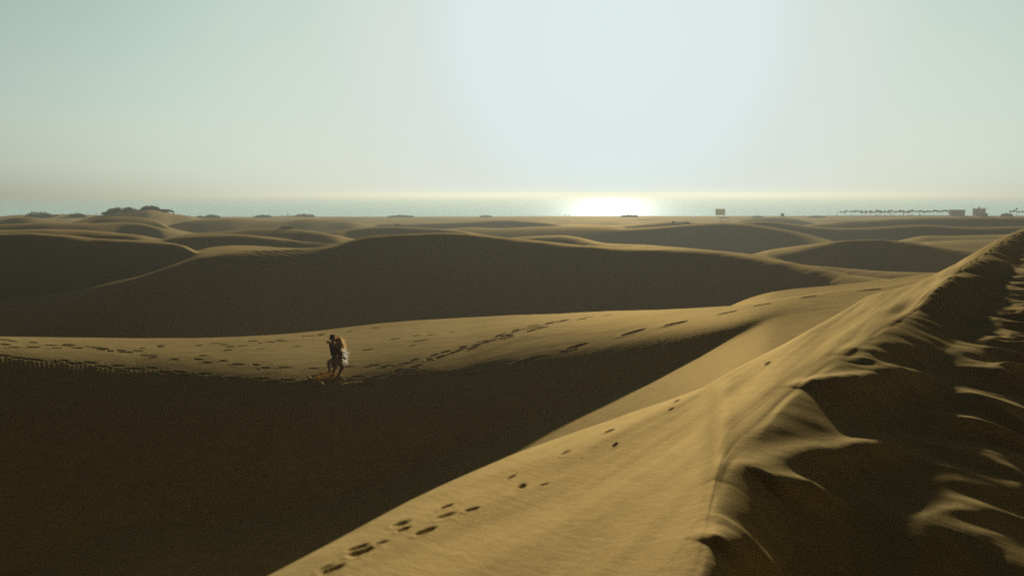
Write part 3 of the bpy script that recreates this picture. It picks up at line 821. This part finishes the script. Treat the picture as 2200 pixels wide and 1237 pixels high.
for i, a in enumerate([
    (84, 560, 12.0, 3.4, 'wide dark shrub with a jagged top at the far left of the shoreline', 5),
    (118, 570, 1.9, 0.8, 'tiny dark tuft just right of the jagged shrub at far left', 2),
    (167, 560, 8.0, 2.5, 'smooth rounded dark shrub midway between the jagged shrub and the big thicket', 3),
    (270, 436, 14.0, 2.5, 'largest dark thicket, covering the crown of the sandy mound at left', 7),
    (234, 433, 4.8, 1.6, 'shrub spilling down the left foot of the sandy mound', 3),
    (322, 437, 6.5, 2.0, 'low shrub crowning the right end of the sandy mound', 4),
    (350, 432, 6.0, 1.2, 'flat shrub trailing down the right slope of the sandy mound', 3),
    (431, 580, 3.6, 1.2, 'small low bush touching the rounder bush on the skyline right of the mound', 3),
    (453, 580, 7.2, 2.0, 'rounded bush on the skyline, the taller of a close pair', 3),
    (564, 585, 7.0, 1.8, 'low domed bush on the skyline between thin stakes and the standing person', 3),
    (654, 585, 7.6, 1.8, 'low domed bush on its own sand swell right of the standing person', 3),
    (616, 189, 2.3, 0.75, 'brown flat-topped bush on a mound among the middle dunes', 5),
    (862, 585, 13.0, 1.5, 'long low hazy bush lying flat on the beach skyline left of the sun', 6),
    (1043, 585, 6.0, 1.3, 'small hazy bush on the skyline left of the glitter on the sea', 3),
    (1352, 585, 8.0, 1.5, 'sunlit hazy bush directly under the glitter on the sea', 4),
    (1628, 560, 5.4, 1.6, 'round dark bush between the signboard and the small square hut', 3),
    (1758, 575, 7.0, 1.1, 'low spreading bush right of the small square hut', 4),
    (1447, 328, 0.7, 0.7, 'tiny tuft standing on a far dune crest below the signboard', 2),
    (1473, 328, 1.6, 0.55, 'tiny flat bush beside the tuft on a far dune crest', 2),
    (1878, 325, 1.8, 0.55, 'tiny bush on a far dune crest below the parasols', 2),
    (853, 330, 1.4, 0.4, 'tiny low tuft on a far dune crest left of centre', 2),
    (2162, 585, 4.2, 2.2, 'dark bush at the far right edge beside the parasols', 3),
]):
    shrub(a[0], a[1], a[2], a[3] * 0.8, a[4], a[5], seed=i, leaf=0.05 if a[1] < 250 else (0.09 if a[1] < 400 else 0.17), sink=0.1)

# ---- stakes, sign, poles
def stake(px, R, h, label, r=0.05, lean=0.0):
    x, y, zg = place(px, R)
    o = MB().tube([(0, 0, -0.3), (lean * 0.6, 0, h * 0.6), (lean, 0, h)], [r, r * 0.95, r * 0.8], 7).build('marker_stake', M_wood)
    o.location = (x, y, zg)
    return tag(o, label, 'stake', 'thin marker stakes along the beach')
for px, R, h, lb in [
    (60, 590, 1.5, 'thin stake at the left foot of the jagged shrub'),
    (134, 590, 1.4, 'thin stake between the jagged shrub and the rounded shrub'),
    (189, 590, 1.9, 'thin stake just right of the rounded shrub'),
    (207, 590, 1.7, 'thin stake at the left foot of the big thicket'),
    (390, 592, 1.2, 'short thin stake right of the square sign'),
    (407, 592, 1.1, 'short thin stake left of the close pair of bushes'),
    (504, 592, 0.7, 'very short stub of a stake alone on the skyline'),
    (543, 592, 1.8, 'tall thin stake left of the low domed bush'),
    (582, 592, 1.6, 'thin stake just right of the low domed bush'),
    (592, 592, 1.3, 'thin stake, middle one of three near the standing person'),
    (605, 592, 1.6, 'thin stake immediately left of the standing person'),
    (1075, 592, 1.0, 'short stake right of the small hazy bush'),
    (1726, 592, 1.1, 'short dark stake between the square hut and the low bush')]:
    stake(px, R, h, lb, 0.07)
stake(1798, 592, 2.3, 'tall dark pole at the left end of the parasol field', 0.10)
stake(1392, 159, 0.36, 'short dark stump on the sunlit strip of a middle dune', 0.045, 0.03)

x, y, zg = place(373, 588)
t = thing('beach_sign', 'small square sign on a thin post right of the big thicket', 'sign', (x, y, zg))
MB().tube([(0, 0, -0.3), (0, 0, 2.0)], 0.05, 8).build('post', M_metal, t)
MB().box(-0.5, 0.5, -0.09, -0.05, 1.5, 2.4).build('panel', M_grey, t)

# ---- big signboard
x, y, zg = place(1547.5, 590)
t = thing('signboard', 'large pale grey rectangular signboard standing at the water on two legs', 'signboard', (x, y, zg))
MB().box(-2.3, 2.3, -0.10, 0.10, 0.9, 3.75).build('panel', M_grey, t)
fr = MB(); fr.box(-2.42, 2.42, -0.13, 0.13, 3.753, 3.87); fr.box(-2.42, -2.303, -0.13, 0.13, 0.9, 3.75); fr.box(2.303, 2.42, -0.13, 0.13, 0.9, 3.75); fr.box(-2.42, 2.42, -0.13, 0.13, 0.78, 0.897)
fr.build('frame', M_dgrey, t)
for sx_ in (-1.7, 1.7): MB().tube([(sx_, 0.22, -0.5), (sx_, 0.22, 3.4)], 0.09, 8).build('leg', M_metal, t)

# ---- small hut
x, y, zg = place(1681, 590)
t = thing('beach_hut', 'small square wooden hut alone on the skyline', 'hut', (x, y, zg))
MB().box(-0.75, 0.75, -0.7, 0.7, -0.3, 1.45).build('wall', M_wood, t)
MB().box(-0.92, 0.92, -0.88, 0.88, 1.453, 1.62).build('roof', M_dgrey, t)
MB().box(-0.35, 0.35, -0.74, -0.703, 0.0, 1.2).build('door', M_dgrey, t)

# ---- beach kiosk
x, y, zg = place(2056, 592)
t = thing('beach_kiosk', 'long grey flat-roofed kiosk with closed shutters left of the tower', 'kiosk', (x, y, zg - 0.1))
MB().box(-3.3, 3.3, -1.5, 1.5, -0.4, 2.75).build('wall', M_grey, t)
MB().box(-3.5, 3.5, -1.75, 1.75, 2.753, 3.05).build('roof', M_dgrey, t)
for k in range(6):
    sh_ = MB().box(-3.1 + k * 1.05, -2.2 + k * 1.05, -1.56, -1.503, 0.9, 2.4)
    for q in range(5): sh_.box(-3.1 + k * 1.05, -2.2 + k * 1.05, -1.59, -1.563, 0.95 + q * 0.3, 1.15 + q * 0.3)
    sh_.build('shutter', plain('shutter_paint', (0.16, 0.155, 0.13)) if k == 0 else bpy.data.materials['shutter_paint'], t)
MB().box(-3.1, 3.1, -1.7, -1.503, 0.72, 0.85).build('counter', M_wood, t)

# ---- lifeguard tower
x, y, zg = place(2103.5, 590)
t = thing('lifeguard_tower', 'boxy lifeguard tower with pale and dark vertical panels and a mast', 'tower', (x, y, zg))
MB().box(-2.3, 2.3, -2.0, 2.0, -0.4, 3.3).build('wall', M_grey, t)
for k, (a_, b_, m_) in enumerate([(-2.25, -1.7, M_dgrey), (-1.2, -0.55, M_white), (-0.1, 0.7, M_white), (1.1, 1.55, M_dgrey), (1.75, 2.25, M_white)]):
    MB().box(a_, b_, -2.05, -2.003, 0.1, 3.2).build('panel', m_, t)
MB().box(-2.55, 2.55, -2.25, 2.25, 3.303, 3.55).build('roof', M_dgrey, t)
rl = MB()
for k in range(6): rl.tube([(-2.4 + k * 0.96, -2.1, 3.55), (-2.4 + k * 0.96, -2.1, 4.2)], 0.04, 6)
rl.tube([(-2.4, -2.1, 4.2), (2.4, -2.1, 4.2)], 0.04, 6)
rl.build('railing', M_metal, t)
MB().tube([(0, 0, 3.55), (0, 0, 5.0)], 0.07, 8).build('mast', M_metal, t)
MB().box(-0.35, 0.35, -0.3, 0.3, 3.553, 4.1).build('hatch', M_grey, t)
x, y, zg = place(2119, 588)
t = thing('storage_box', 'dark storage box with a peaked lid at the right foot of the tower', 'box', (x, y, zg))
MB().box(-0.6, 0.6, -0.45, 0.45, -0.2, 1.0).build('body', M_dgrey, t)
lb = MB(); lb.v = [(-0.65, -0.5, 1.003), (0.65, -0.5, 1.003), (0.65, 0.5, 1.003), (-0.65, 0.5, 1.003), (-0.65, 0, 1.45), (0.65, 0, 1.45)]
lb.f = [(0, 3, 2, 1), (0, 1, 5, 4), (3, 4, 5, 2), (0, 4, 3), (1, 2, 5)]
lb.build('lid', M_wood, t)

# ---- thatched parasols and loungers
def make_parasol():
    t = thing('parasol', 'thatched beach parasol in the long parasol field at right', 'parasol', (0, 0, 0), 0, 'thatched parasols on the beach')
    MB().tube([(0, 0, -0.6), (0, 0, 2.35)], 0.06, 8).build('pole', M_wood, t)
    cm = MB(); n = 18
    cm.v = [(0, 0, 2.75)] + [(0.75 * math.cos(k * 2 * math.pi / n), 0.75 * math.sin(k * 2 * math.pi / n), 2.48) for k in range(n)] + \
           [((1.35 + 0.05 * (k % 2)) * math.cos(k * 2 * math.pi / n), (1.35 + 0.05 * (k % 2)) * math.sin(k * 2 * math.pi / n), 2.05 - 0.1 * (k % 2)) for k in range(n)] + [(0, 0, 2.3)]
    for k in range(n):
        q = (k + 1) % n
        cm.f += [(0, 1 + k, 1 + q), (1 + k, 1 + n + k, 1 + n + q, 1 + q), (1 + 2 * n, 1 + n + q, 1 + n + k)]
    cm.build('canopy', M_thatch, t)
    return t
pr = make_parasol()
first = True
r_ = np.random.default_rng(5)
spots = [(1808 + k * 10.4 + r_.normal(0, 1.6), 606 + 9 * (k % 3) + r_.normal(0, 2.5)) for k in range(19)] + \
        [(1870 + k * 11.3 + r_.normal(0, 2.5), 600 + r_.uniform(-3, 3)) for k in range(12)] + \
        [(1815 + k * 9.1 + r_.normal(0, 2.5), 622 + r_.uniform(-6, 14)) for k in range(21)] + \
        [(2003 + k * 4.9, 598 + r_.uniform(-4, 12)) for k in range(8)] + [(2172, 600), (2179, 606), (2188, 599), (2196, 604), (2206, 600)]
for px, R in spots:
    x, y, zg = place(px, R)
    if first: pr.location = (x, y, zg); first = False; o = pr
    else: o = dup(pr, (x, y, zg), r_.uniform(0, 6))
    s_ = r_.uniform(0.75, 1.0); o.scale = (s_, s_, r_.uniform(0.78, 1.08))
    if px > 2100: o['label'] = 'thatched beach parasol in the small cluster at the far right edge'
def make_lounger():
    t = thing('sun_lounger', 'white sun lounger on the sand in front of the parasol field', 'lounger', (0, 0, 0), 0, 'white sun loungers in front of the parasols')
    f = MB(); f.box(-0.35, 0.35, -0.95, 0.95, 0.28, 0.36); f.build('frame', M_white, t)
    b = MB(); b.v = [(-0.34, 0.3, 0.37), (0.34, 0.3, 0.37), (0.34, 0.9, 0.92), (-0.34, 0.9, 0.92), (-0.34, 0.33, 0.33), (0.34, 0.33, 0.33), (0.34, 0.95, 0.88), (-0.34, 0.95, 0.88)]
    b.f = [(0, 1, 2, 3), (7, 6, 5, 4), (0, 4, 5, 1), (3, 2, 6, 7), (0, 3, 7, 4), (1, 5, 6, 2)]
    b.build('backrest', M_white, t)
    for sx_ in (-0.3, 0.3):
        for sy_ in (-0.85, 0.85): MB().box(sx_ - 0.03, sx_ + 0.03, sy_ - 0.03, sy_ + 0.03, -0.1, 0.277).build('leg', M_white, t)
    return t
lg = make_lounger(); first = True
for px, R in [(1832, 585), (1860, 582), (1870, 583), (1905, 584), (1885, 590), (1921, 588), (1943, 586), (1960, 590), (1978, 587)]:
    x, y, zg = place(px, R)
    if first: lg.location = (x, y, zg); lg.rotation_euler = (0, 0, 1.2); first = False
    else: dup(lg, (x, y, zg), r_.uniform(0.8, 1.9))
x, y, zg = place(2184, 592)
t = thing('loudspeaker_pole', 'pole with a dark loudspeaker box above the parasols at the far right edge', 'pole', (x, y, zg))
MB().tube([(0, 0, -0.4), (0, 0, 3.4)], 0.07, 8).build('post', M_metal, t)
MB().box(-0.35, 0.35, -0.25, 0.25, 3.2, 3.9).build('loudspeaker', M_dgrey, t)

# ---- people
def skin_mesh(name, J, B, mat, parent, root, subdiv=1, extra=None):
    """J: {joint: (x, y, z, radius)}; B: chains of joints; one continuous skinned surface"""
    keys = list(J); idx = {k: i for i, k in enumerate(keys)}
    edges = []
    for ch in B:
        for a, b in zip(ch[:-1], ch[1:]): edges.append((idx[a], idx[b]))
    me = bpy.data.meshes.new(name); me.from_pydata([J[k][:3] for k in keys], edges, []); me.update()
    o = bpy.data.objects.new(name, me); COL.objects.link(o)
    md = o.modifiers.new('skin', 'SKIN'); md.use_smooth_shade = True; md.branch_smoothing = 0.3
    for i, k in enumerate(keys):
        sv = me.skin_vertices[0].data[i]
        r = J[k][3]
        sv.radius = (r, r) if np.isscalar(r) else r
        sv.use_root = (k == root)
    sb = o.modifiers.new('sub', 'SUBSURF'); sb.levels = subdiv; sb.render_levels = subdiv
    dg = bpy.context.evaluated_depsgraph_get()
    nm = bpy.data.meshes.new_from_object(o.evaluated_get(dg))
    o.modifiers.clear(); o.data = nm; bpy.data.meshes.remove(me)
    nm.name = name
    nm.materials.clear(); nm.materials.append(mat)
    nm.polygons.foreach_set('use_smooth', [True] * len(nm.polygons))
    if parent: o.parent = parent
    return o

def add_hand(J, B, wrist, d, side, curl, key, s=1.0):
    """palm, four unequal bent fingers and a thumb leaving the side of the palm"""
    w = Vector(J[wrist][:3]); d = Vector(d).normalized(); side = Vector(side); side = (side - d * side.dot(d)).normalized(); n = d.cross(side)
    pm = w + d * 0.055 * s
    J[key + 'p'] = (*pm, (0.034 * s, 0.02 * s)); B.append([wrist, key + 'p'])
    for k, (off, ln) in enumerate([(-0.027, 0.062), (-0.009, 0.075), (0.009, 0.078), (0.027, 0.070)]):
        a = pm + d * 0.04 * s + side * off * s
        b = a + (d * (1 - curl * 0.4) + n * curl * 0.7).normalized() * ln * 0.55 * s
        c = b + (d * (1 - curl) + n * curl * 1.3).normalized() * ln * 0.5 * s
        for q, pnt, r in (('a', a, 0.0095), ('b', b, 0.0088), ('c', c, 0.0075)): J[f'{key}{k}{q}'] = (*pnt, r * s)
        B.append([key + 'p', f'{key}{k}a', f'{key}{k}b', f'{key}{k}c'])
    a = w + d * 0.035 * s + side * 0.035 * s; b = a + (d * 0.7 + side * 0.6).normalized() * 0.035 * s; c = b + (d + n * curl).normalized() * 0.028 * s
    for q, pnt, r in (('a', a, 0.012), ('b', b, 0.010), ('c', c, 0.009)): J[f'{key}t{q}'] = (*pnt, r * s)
    B.append([wrist, key + 'ta', key + 'tb', key + 'tc'])

def face_parts(parent, c, fwd, up, s=1.0):
    """eyes, brows line and mouth of a head centred at c that looks along fwd"""
    c = Vector(c); f = Vector(fwd).normalized(); r = f.cross(Vector(up)).normalized(); u = r.cross(f)
    for sd in (-1, 1):
        e = MB(); q = c + f * 0.088 * s + r * 0.032 * sd * s + u * 0.012 * s
        e.tube([q - f * 0.008, q + f * 0.006], [0.011 * s, 0.007 * s], 8); e.build('eye', M_hairD, parent)
    q = c + f * 0.086 * s - u * 0.045 * s
    MB().tube([q - r * 0.022 * s, q + f * 0.006 * s, q + r * 0.022 * s], [0.004, 0.007, 0.004], 6).build('mouth', M_skin2, parent)

def strands(roots, dirs, length, width, mat, name, parent, rg, wav=0.12, seg=5, droop=0.25):
    v = []; f = []
    for p, d in zip(roots, dirs):
        p = np.array(p, float); d = np.array(d, float); d /= np.linalg.norm(d)
        ln = length * rg.uniform(0.6, 1.15)
        sd = np.cross(d, rg.normal(size=3)); sd /= np.linalg.norm(sd)
        k0 = len(v); ph = rg.uniform(0, 6); bend = rg.normal(0, wav, 3)
        for q in range(seg + 1):
            t = q / seg
            c = p + d * ln * t + bend * ln * t * t + np.array([0, 0, -droop * ln * t * t]) + sd * 0.02 * math.sin(ph + 5 * t)
            wd = width * (1 - 0.75 * t)
            v.append(tuple(c - sd * wd)); v.append(tuple(c + sd * wd))
        for q in range(seg):
            a = k0 + 2 * q; f.append((a, a + 1, a + 3, a + 2))
    return mesh_obj(name, v, f, mat, parent, True)

cx_, cy_ = hit(718, 812, 36)
cz_ = zat(cx_, cy_)
az0 = math.atan2(cx_, cy_)
rg = np.random.default_rng(21)
COUPLE_ROT = -az0
# man carrying the woman: knees bent, facing right of the picture
man = thing('person', 'man in black shirt and dark shorts, knees bent, carrying a blonde woman', 'person', (cx_, cy_, cz_ - 0.05), COUPLE_ROT, 'couple on the sunlit dune')
J = {'pelvis': (0.05, 0.10, 0.74, (0.125, 0.105)), 'waist': (0.0, 0.10, 0.92, (0.12, 0.10)), 'chest': (-0.04, 0.10, 1.12, (0.15, 0.115)), 'upper': (-0.05, 0.10, 1.24, (0.13, 0.10)),
     'neck': (-0.04, 0.10, 1.33, 0.058), 'jaw': (-0.015, 0.10, 1.405, (0.066, 0.066)), 'head': (-0.03, 0.10, 1.48, (0.088, 0.080)), 'crown': (-0.045, 0.10, 1.545, (0.062, 0.058)),
     'nose': (0.068, 0.10, 1.455, 0.014), 'ear1': (-0.03, 0.015, 1.46, 0.016), 'ear2': (-0.03, 0.185, 1.46, 0.016)}
B = [['pelvis', 'waist', 'chest', 'upper', 'neck', 'jaw', 'head', 'crown'], ['head', 'nose'], ['head', 'ear1'], ['head', 'ear2']]
for k, yy, hx, kn, an_, toe in (('n', 0.0, 0.09, (0.315, -0.02, 0.44), (0.135, 0.0, 0.11), (0.30, -0.02, 0.035)), ('f', 0.20, 0.02, (0.06, 0.25, 0.40), (-0.06, 0.24, 0.13), (0.09, 0.24, 0.035))):
    J['hip' + k] = (hx, yy + 0.0, 0.70, 0.102); J['th' + k] = ((hx + kn[0]) / 2, (yy + kn[1]) / 2, (0.68 + kn[2]) / 2, 0.092)
    J['kn' + k] = (*kn, 0.066); J['cf' + k] = (kn[0] * 0.68 + an_[0] * 0.32 - 0.02, (kn[1] + an_[1]) / 2, kn[2] * 0.68 + an_[2] * 0.32, 0.064)
    J['an' + k] = (*an_, 0.042); J['hl' + k] = (an_[0] - 0.035, an_[1], an_[2] - 0.06, 0.032); J['ft' + k] = ((an_[0] + toe[0]) / 2, toe[1], toe[2] + 0.025, (0.042, 0.03)); J['to' + k] = (*toe, (0.042, 0.018))
    B += [['pelvis', 'hip' + k, 'th' + k, 'kn' + k, 'cf' + k, 'an' + k, 'ft' + k, 'to' + k], ['an' + k, 'hl' + k]]
for k, yy, el, wr in (('n', -0.06, (0.10, -0.20, 1.00), (0.28, -0.30, 0.80)), ('f', 0.27, (0.12, 0.30, 1.00), (0.33, 0.12, 0.86))):
    J['sh' + k] = (-0.05, yy, 1.235, 0.062); J['el' + k] = (*el, 0.042); J['wr' + k] = (*wr, 0.028)
    B.append(['upper', 'sh' + k, 'el' + k, 'wr' + k])
    add_hand(J, B, 'wr' + k, (0.8, 0.1 if k == 'n' else -0.6, -0.1), (0, 0.3, 1), 0.5, 'h' + k)
skin_mesh('body', J, B, M_skin2, man, 'pelvis', 1)
face_parts(man, (-0.02, 0.10, 1.465), (1, 0, -0.1), (0, 0, 1))
cl = lambda keys, g: {k: (*J[k][:3], tuple(r + g for r in (J[k][3] if not np.isscalar(J[k][3]) else (J[k][3],) * 2))) for k in keys}
S = cl(['waist', 'chest', 'upper', 'shn', 'shf'], 0.022); S['hem'] = (0.03, 0.10, 0.78, (0.145, 0.125))
S['sln'] = (0.02, -0.13, 1.12, 0.062); S['slf'] = (0.03, 0.285, 1.12, 0.062)
skin_mesh('shirt', S, [['hem', 'waist', 'chest', 'upper'], ['upper', 'shn', 'sln'], ['upper', 'shf', 'slf']], M_black, man, 'chest', 1)
S = cl(['pelvis', 'hipn', 'hipf', 'thn', 'thf'], 0.024); S['wst'] = (0.03, 0.10, 0.84, (0.14, 0.12))
skin_mesh('shorts', S, [['wst', 'pelvis'], ['pelvis', 'hipn', 'thn'], ['pelvis', 'hipf', 'thf']], M_short, man, 'pelvis', 1)
S = {'a': (-0.045, 0.10, 1.50, (0.092, 0.086)), 'b': (-0.04, 0.10, 1.565, (0.078, 0.072)), 'c': (-0.07, 0.10, 1.44, (0.062, 0.075)), 'd': (0.01, 0.10, 1.575, (0.045, 0.06))}
skin_mesh('hair', S, [['c', 'a', 'b', 'd']], M_hairD, man, 'a', 1)

woman = thing('person', 'woman with long blonde hair blowing back, carried with her legs round the man', 'person', (cx_, cy_, cz_ - 0.05), COUPLE_ROT, 'couple on the sunlit dune')
J = {'pelvis': (0.245, -0.10, 0.76, (0.125, 0.11)), 'waist': (0.215, -0.10, 0.93, (0.095, 0.085)), 'chest': (0.165, -0.10, 1.12, (0.115, 0.095)), 'upper': (0.14, -0.10, 1.22, (0.10, 0.08)),
     'neck': (0.13, -0.09, 1.305, 0.046), 'jaw': (0.105, -0.09, 1.37, (0.058, 0.056)), 'head': (0.125, -0.09, 1.44, (0.082, 0.074)), 'crown': (0.14, -0.09, 1.50, (0.058, 0.054)),
     'nose': (0.032, -0.10, 1.415, 0.012), 'ear1': (0.125, -0.168, 1.42, 0.014), 'ear2': (0.125, -0.012, 1.42, 0.014)}
B = [['pelvis', 'waist', 'chest', 'upper', 'neck', 'jaw', 'head', 'crown'], ['head', 'nose'], ['head', 'ear1'], ['head', 'ear2']]
for k, hp, kn, an_, toe in (('n', (0.22, -0.18, 0.72), (-0.215, -0.14, 0.675), (-0.155, -0.10, 0.31), (-0.315, -0.12, 0.245)), ('f', (0.20, 0.0, 0.72), (-0.14, 0.30, 0.66), (0.02, 0.34, 0.32), (-0.10, 0.36, 0.22))):
    J['hip' + k] = (*hp, 0.10); J['th' + k] = tuple((a + b) / 2 for a, b in zip(hp, kn)) + (0.090,)
    J['kn' + k] = (*kn, 0.063); J['cf' + k] = (kn[0] * 0.68 + an_[0] * 0.32 + 0.015, (kn[1] + an_[1]) / 2, kn[2] * 0.68 + an_[2] * 0.32, 0.06)
    J['an' + k] = (*an_, 0.040); J['hl' + k] = (an_[0] + 0.03, an_[1], an_[2] - 0.05, 0.028); J['ft' + k] = tuple((a + b) / 2 for a, b in zip(an_, toe)) + ((0.038, 0.026),); J['to' + k] = (*toe, (0.036, 0.016))
    B += [['pelvis', 'hip' + k, 'th' + k, 'kn' + k, 'cf' + k, 'an' + k, 'ft' + k, 'to' + k], ['an' + k, 'hl' + k]]
for k, sh_, el, wr in (('n', (0.13, -0.23, 1.22), (-0.04, -0.16, 1.24), (-0.155, 0.0, 1.315)), ('f', (0.13, 0.03, 1.22), (0.0, 0.26, 1.27), (-0.14, 0.17, 1.33))):
    J['sh' + k] = (*sh_, 0.052); J['el' + k] = (*el, 0.036); J['wr' + k] = (*wr, 0.025)
    B.append(['upper', 'sh' + k, 'el' + k, 'wr' + k])
    add_hand(J, B, 'wr' + k, (-0.6, 0.5 if k == 'n' else -0.5, 0.15), (0, 0.2, 1), 0.35, 'h' + k, 0.9)
skin_mesh('body', J, B, M_skin, woman, 'pelvis', 1)
face_parts(woman, (0.12, -0.09, 1.425), (-1, 0, -0.05), (0, 0, 1), 0.93)
S = cl(['waist', 'chest', 'upper', 'shn', 'shf'], 0.016); S['hem'] = (0.235, -0.10, 0.83, (0.125, 0.11))
skin_mesh('dark_top', S, [['hem', 'waist', 'chest', 'upper'], ['upper', 'shn'], ['upper', 'shf']], M_top, woman, 'chest', 1)
S = cl(['pelvis', 'hipn', 'hipf'], 0.022); S['wst'] = (0.235, -0.10, 0.86, (0.12, 0.105)); S['ln'] = (0.10, -0.17, 0.715, 0.094); S['lf'] = (0.10, 0.08, 0.71, 0.094)
skin_mesh('shorts', S, [['wst', 'pelvis'], ['pelvis', 'hipn', 'ln'], ['pelvis', 'hipf', 'lf']], M_short, woman, 'pelvis', 1)
S = {'a': (0.14, -0.09, 1.465, (0.09, 0.082)), 'b': (0.15, -0.09, 1.52, (0.072, 0.066)), 'c': (0.195, -0.09, 1.40, (0.068, 0.075)), 'd': (0.235, -0.09, 1.30, (0.055, 0.075)), 'e': (0.27, -0.09, 1.19, (0.03, 0.055))}
hr = skin_mesh('hair', S, [['b', 'a', 'c', 'd', 'e']], M_hairB, woman, 'a', 1)
roots = []; dirs = []
for k in range(230):
    t = rg.uniform(0, 1)
    roots.append((0.17 + 0.08 * t + rg.normal(0, 0.025), -0.09 + rg.normal(0, 0.055), 1.53 - 0.34 * t + rg.normal(0, 0.02)))
    dirs.append((0.75 + rg.normal(0, 0.18), rg.normal(0, 0.18), -0.62 + 0.25 * t + rg.normal(0, 0.2)))
strands(roots, dirs, 0.22, 0.006, M_hairB, 'loose_hair', hr, rg, 0.15, 6, 0.1)
roots = []; dirs = []
for k in range(85):
    t = rg.uniform(0, 1)
    roots.append((0.30 + 0.05 * math.sin(t * 3) + rg.normal(0, 0.015), -0.10 + rg.normal(0, 0.09), 1.09 - 0.36 * t))
    dirs.append((0.9 + rg.normal(0, 0.15), rg.normal(0, 0.3), 0.05 - 0.8 * t + rg.normal(0, 0.3)))
strands(roots, dirs, 0.21, 0.006, M_fringe, 'white_fringe', woman, rg, 0.12, 4, 0.35)

# sand kicked up round their feet
v = []; f = []
for k in range(1100):
    t = rg.uniform(0, 1) ** 1.3
    ax = rg.choice([0.08, -0.05, 0.20], p=[0.35, 0.45, 0.2])
    gx = ax - 0.62 * t + rg.normal(0, 0.07); gy = rg.normal(0.05, 0.16)
    gz = 0.02 + abs(rg.normal(0, 0.11)) * (1.15 - 0.75 * t) + 0.10 * math.sin(math.pi * min(1, t * 1.2)) * rg.uniform(0.2, 1)
    s_ = rg.uniform(0.003, 0.009)
    d = rg.normal(size=(4, 3)) * s_; k0 = len(v)
    for q in d: v.append((gx + q[0], gy + q[1], gz + q[2]))
    f += [(k0, k0 + 1, k0 + 2), (k0, k0 + 2, k0 + 3), (k0, k0 + 3, k0 + 1), (k0 + 1, k0 + 3, k0 + 2)]
ks = mesh_obj('kicked_sand', v, f, M_grain, None, False)
ks.location = (cx_, cy_, cz_ - 0.02); ks.rotation_euler = (0, 0, COUPLE_ROT)
tag(ks, 'orange spray of sand kicked up round the couple\'s feet', 'sand spray', kind='stuff')

# distant standing people, one figure copied
def standing():
    t = thing('person', 'person standing on the beach', 'person', (0, 0, 0), 0, 'people far off on the beach')
    J = {'pelvis': (0, 0, 0.95, (0.14, 0.10)), 'waist': (0, 0, 1.12, (0.13, 0.09)), 'chest': (0, 0, 1.33, (0.16, 0.10)), 'neck': (0, 0, 1.5, 0.055), 'head': (0, 0, 1.64, (0.078, 0.09)), 'crown': (0, 0, 1.70, 0.06), 'nose': (0, -0.095, 1.63, 0.014)}
    B = [['pelvis', 'waist', 'chest', 'neck', 'head', 'crown'], ['head', 'nose']]
    for k, s_ in (('l', -1), ('r', 1)):
        J['hip' + k] = (0.09 * s_, 0, 0.9, 0.085); J['kn' + k] = (0.10 * s_, -0.03 * s_, 0.5, 0.055); J['an' + k] = (0.10 * s_, 0.03 * s_, 0.09, 0.038); J['to' + k] = (0.11 * s_, -0.14, 0.03, 0.03)
        J['sh' + k] = (0.19 * s_, 0, 1.42, 0.055); J['el' + k] = (0.25 * s_, 0.02, 1.14, 0.042); J['wr' + k] = (0.25 * s_, -0.06, 0.90, 0.028)
        B += [['pelvis', 'hip' + k, 'kn' + k, 'an' + k, 'to' + k], ['chest', 'sh' + k, 'el' + k, 'wr' + k]]
        add_hand(J, B, 'wr' + k, (0, -0.2, -1), (0, -1, 0), 0.4, 'h' + k)
    skin_mesh('body', J, B, M_skin2, t, 'pelvis', 1)
    S = {k: (*J[k][:3], tuple(r + 0.02 for r in J[k][3])) for k in ('pelvis', 'waist', 'chest')}
    skin_mesh('shirt', S, [['pelvis', 'waist', 'chest']], M_top, t, 'waist', 1)
    S = {'p': (0, 0, 0.97, (0.155, 0.12)), 'a': (-0.1, 0, 0.85, 0.10), 'b': (-0.105, 0.01, 0.52, 0.075), 'c': (0.1, 0, 0.85, 0.10), 'd': (0.105, -0.01, 0.52, 0.075)}
    skin_mesh('shorts', S, [['p', 'a', 'b'], ['p', 'c', 'd']], M_short, t, 'p', 1)
    S = {'a': (0, 0.02, 1.67, (0.088, 0.095)), 'b': (0, 0.01, 1.735, 0.06)}
    skin_mesh('hair', S, [['a', 'b']], M_hairD, t, 'a', 1)
    return t
st = standing()
x, y, zg = place(618.5, 590); st.location = (x, y, zg); st.rotation_euler = (0, 0, 0.4); st['label'] = 'person standing on the skyline between thin stakes and a low bush'
for px, R, rz_, lb in [(1549, 455, 2.0, 'dark figure standing on the sand in front of the large signboard'), (1215, 640, 1.2, 'person at the water\'s edge left of the glitter on the sea'), (1222, 655, 2.6, 'faint second person at the water\'s edge, just right of the first')]:
    x, y, zg = place(px, R)
    dup(st, (x, y, max(zg, 0.0)), rz_, lb)
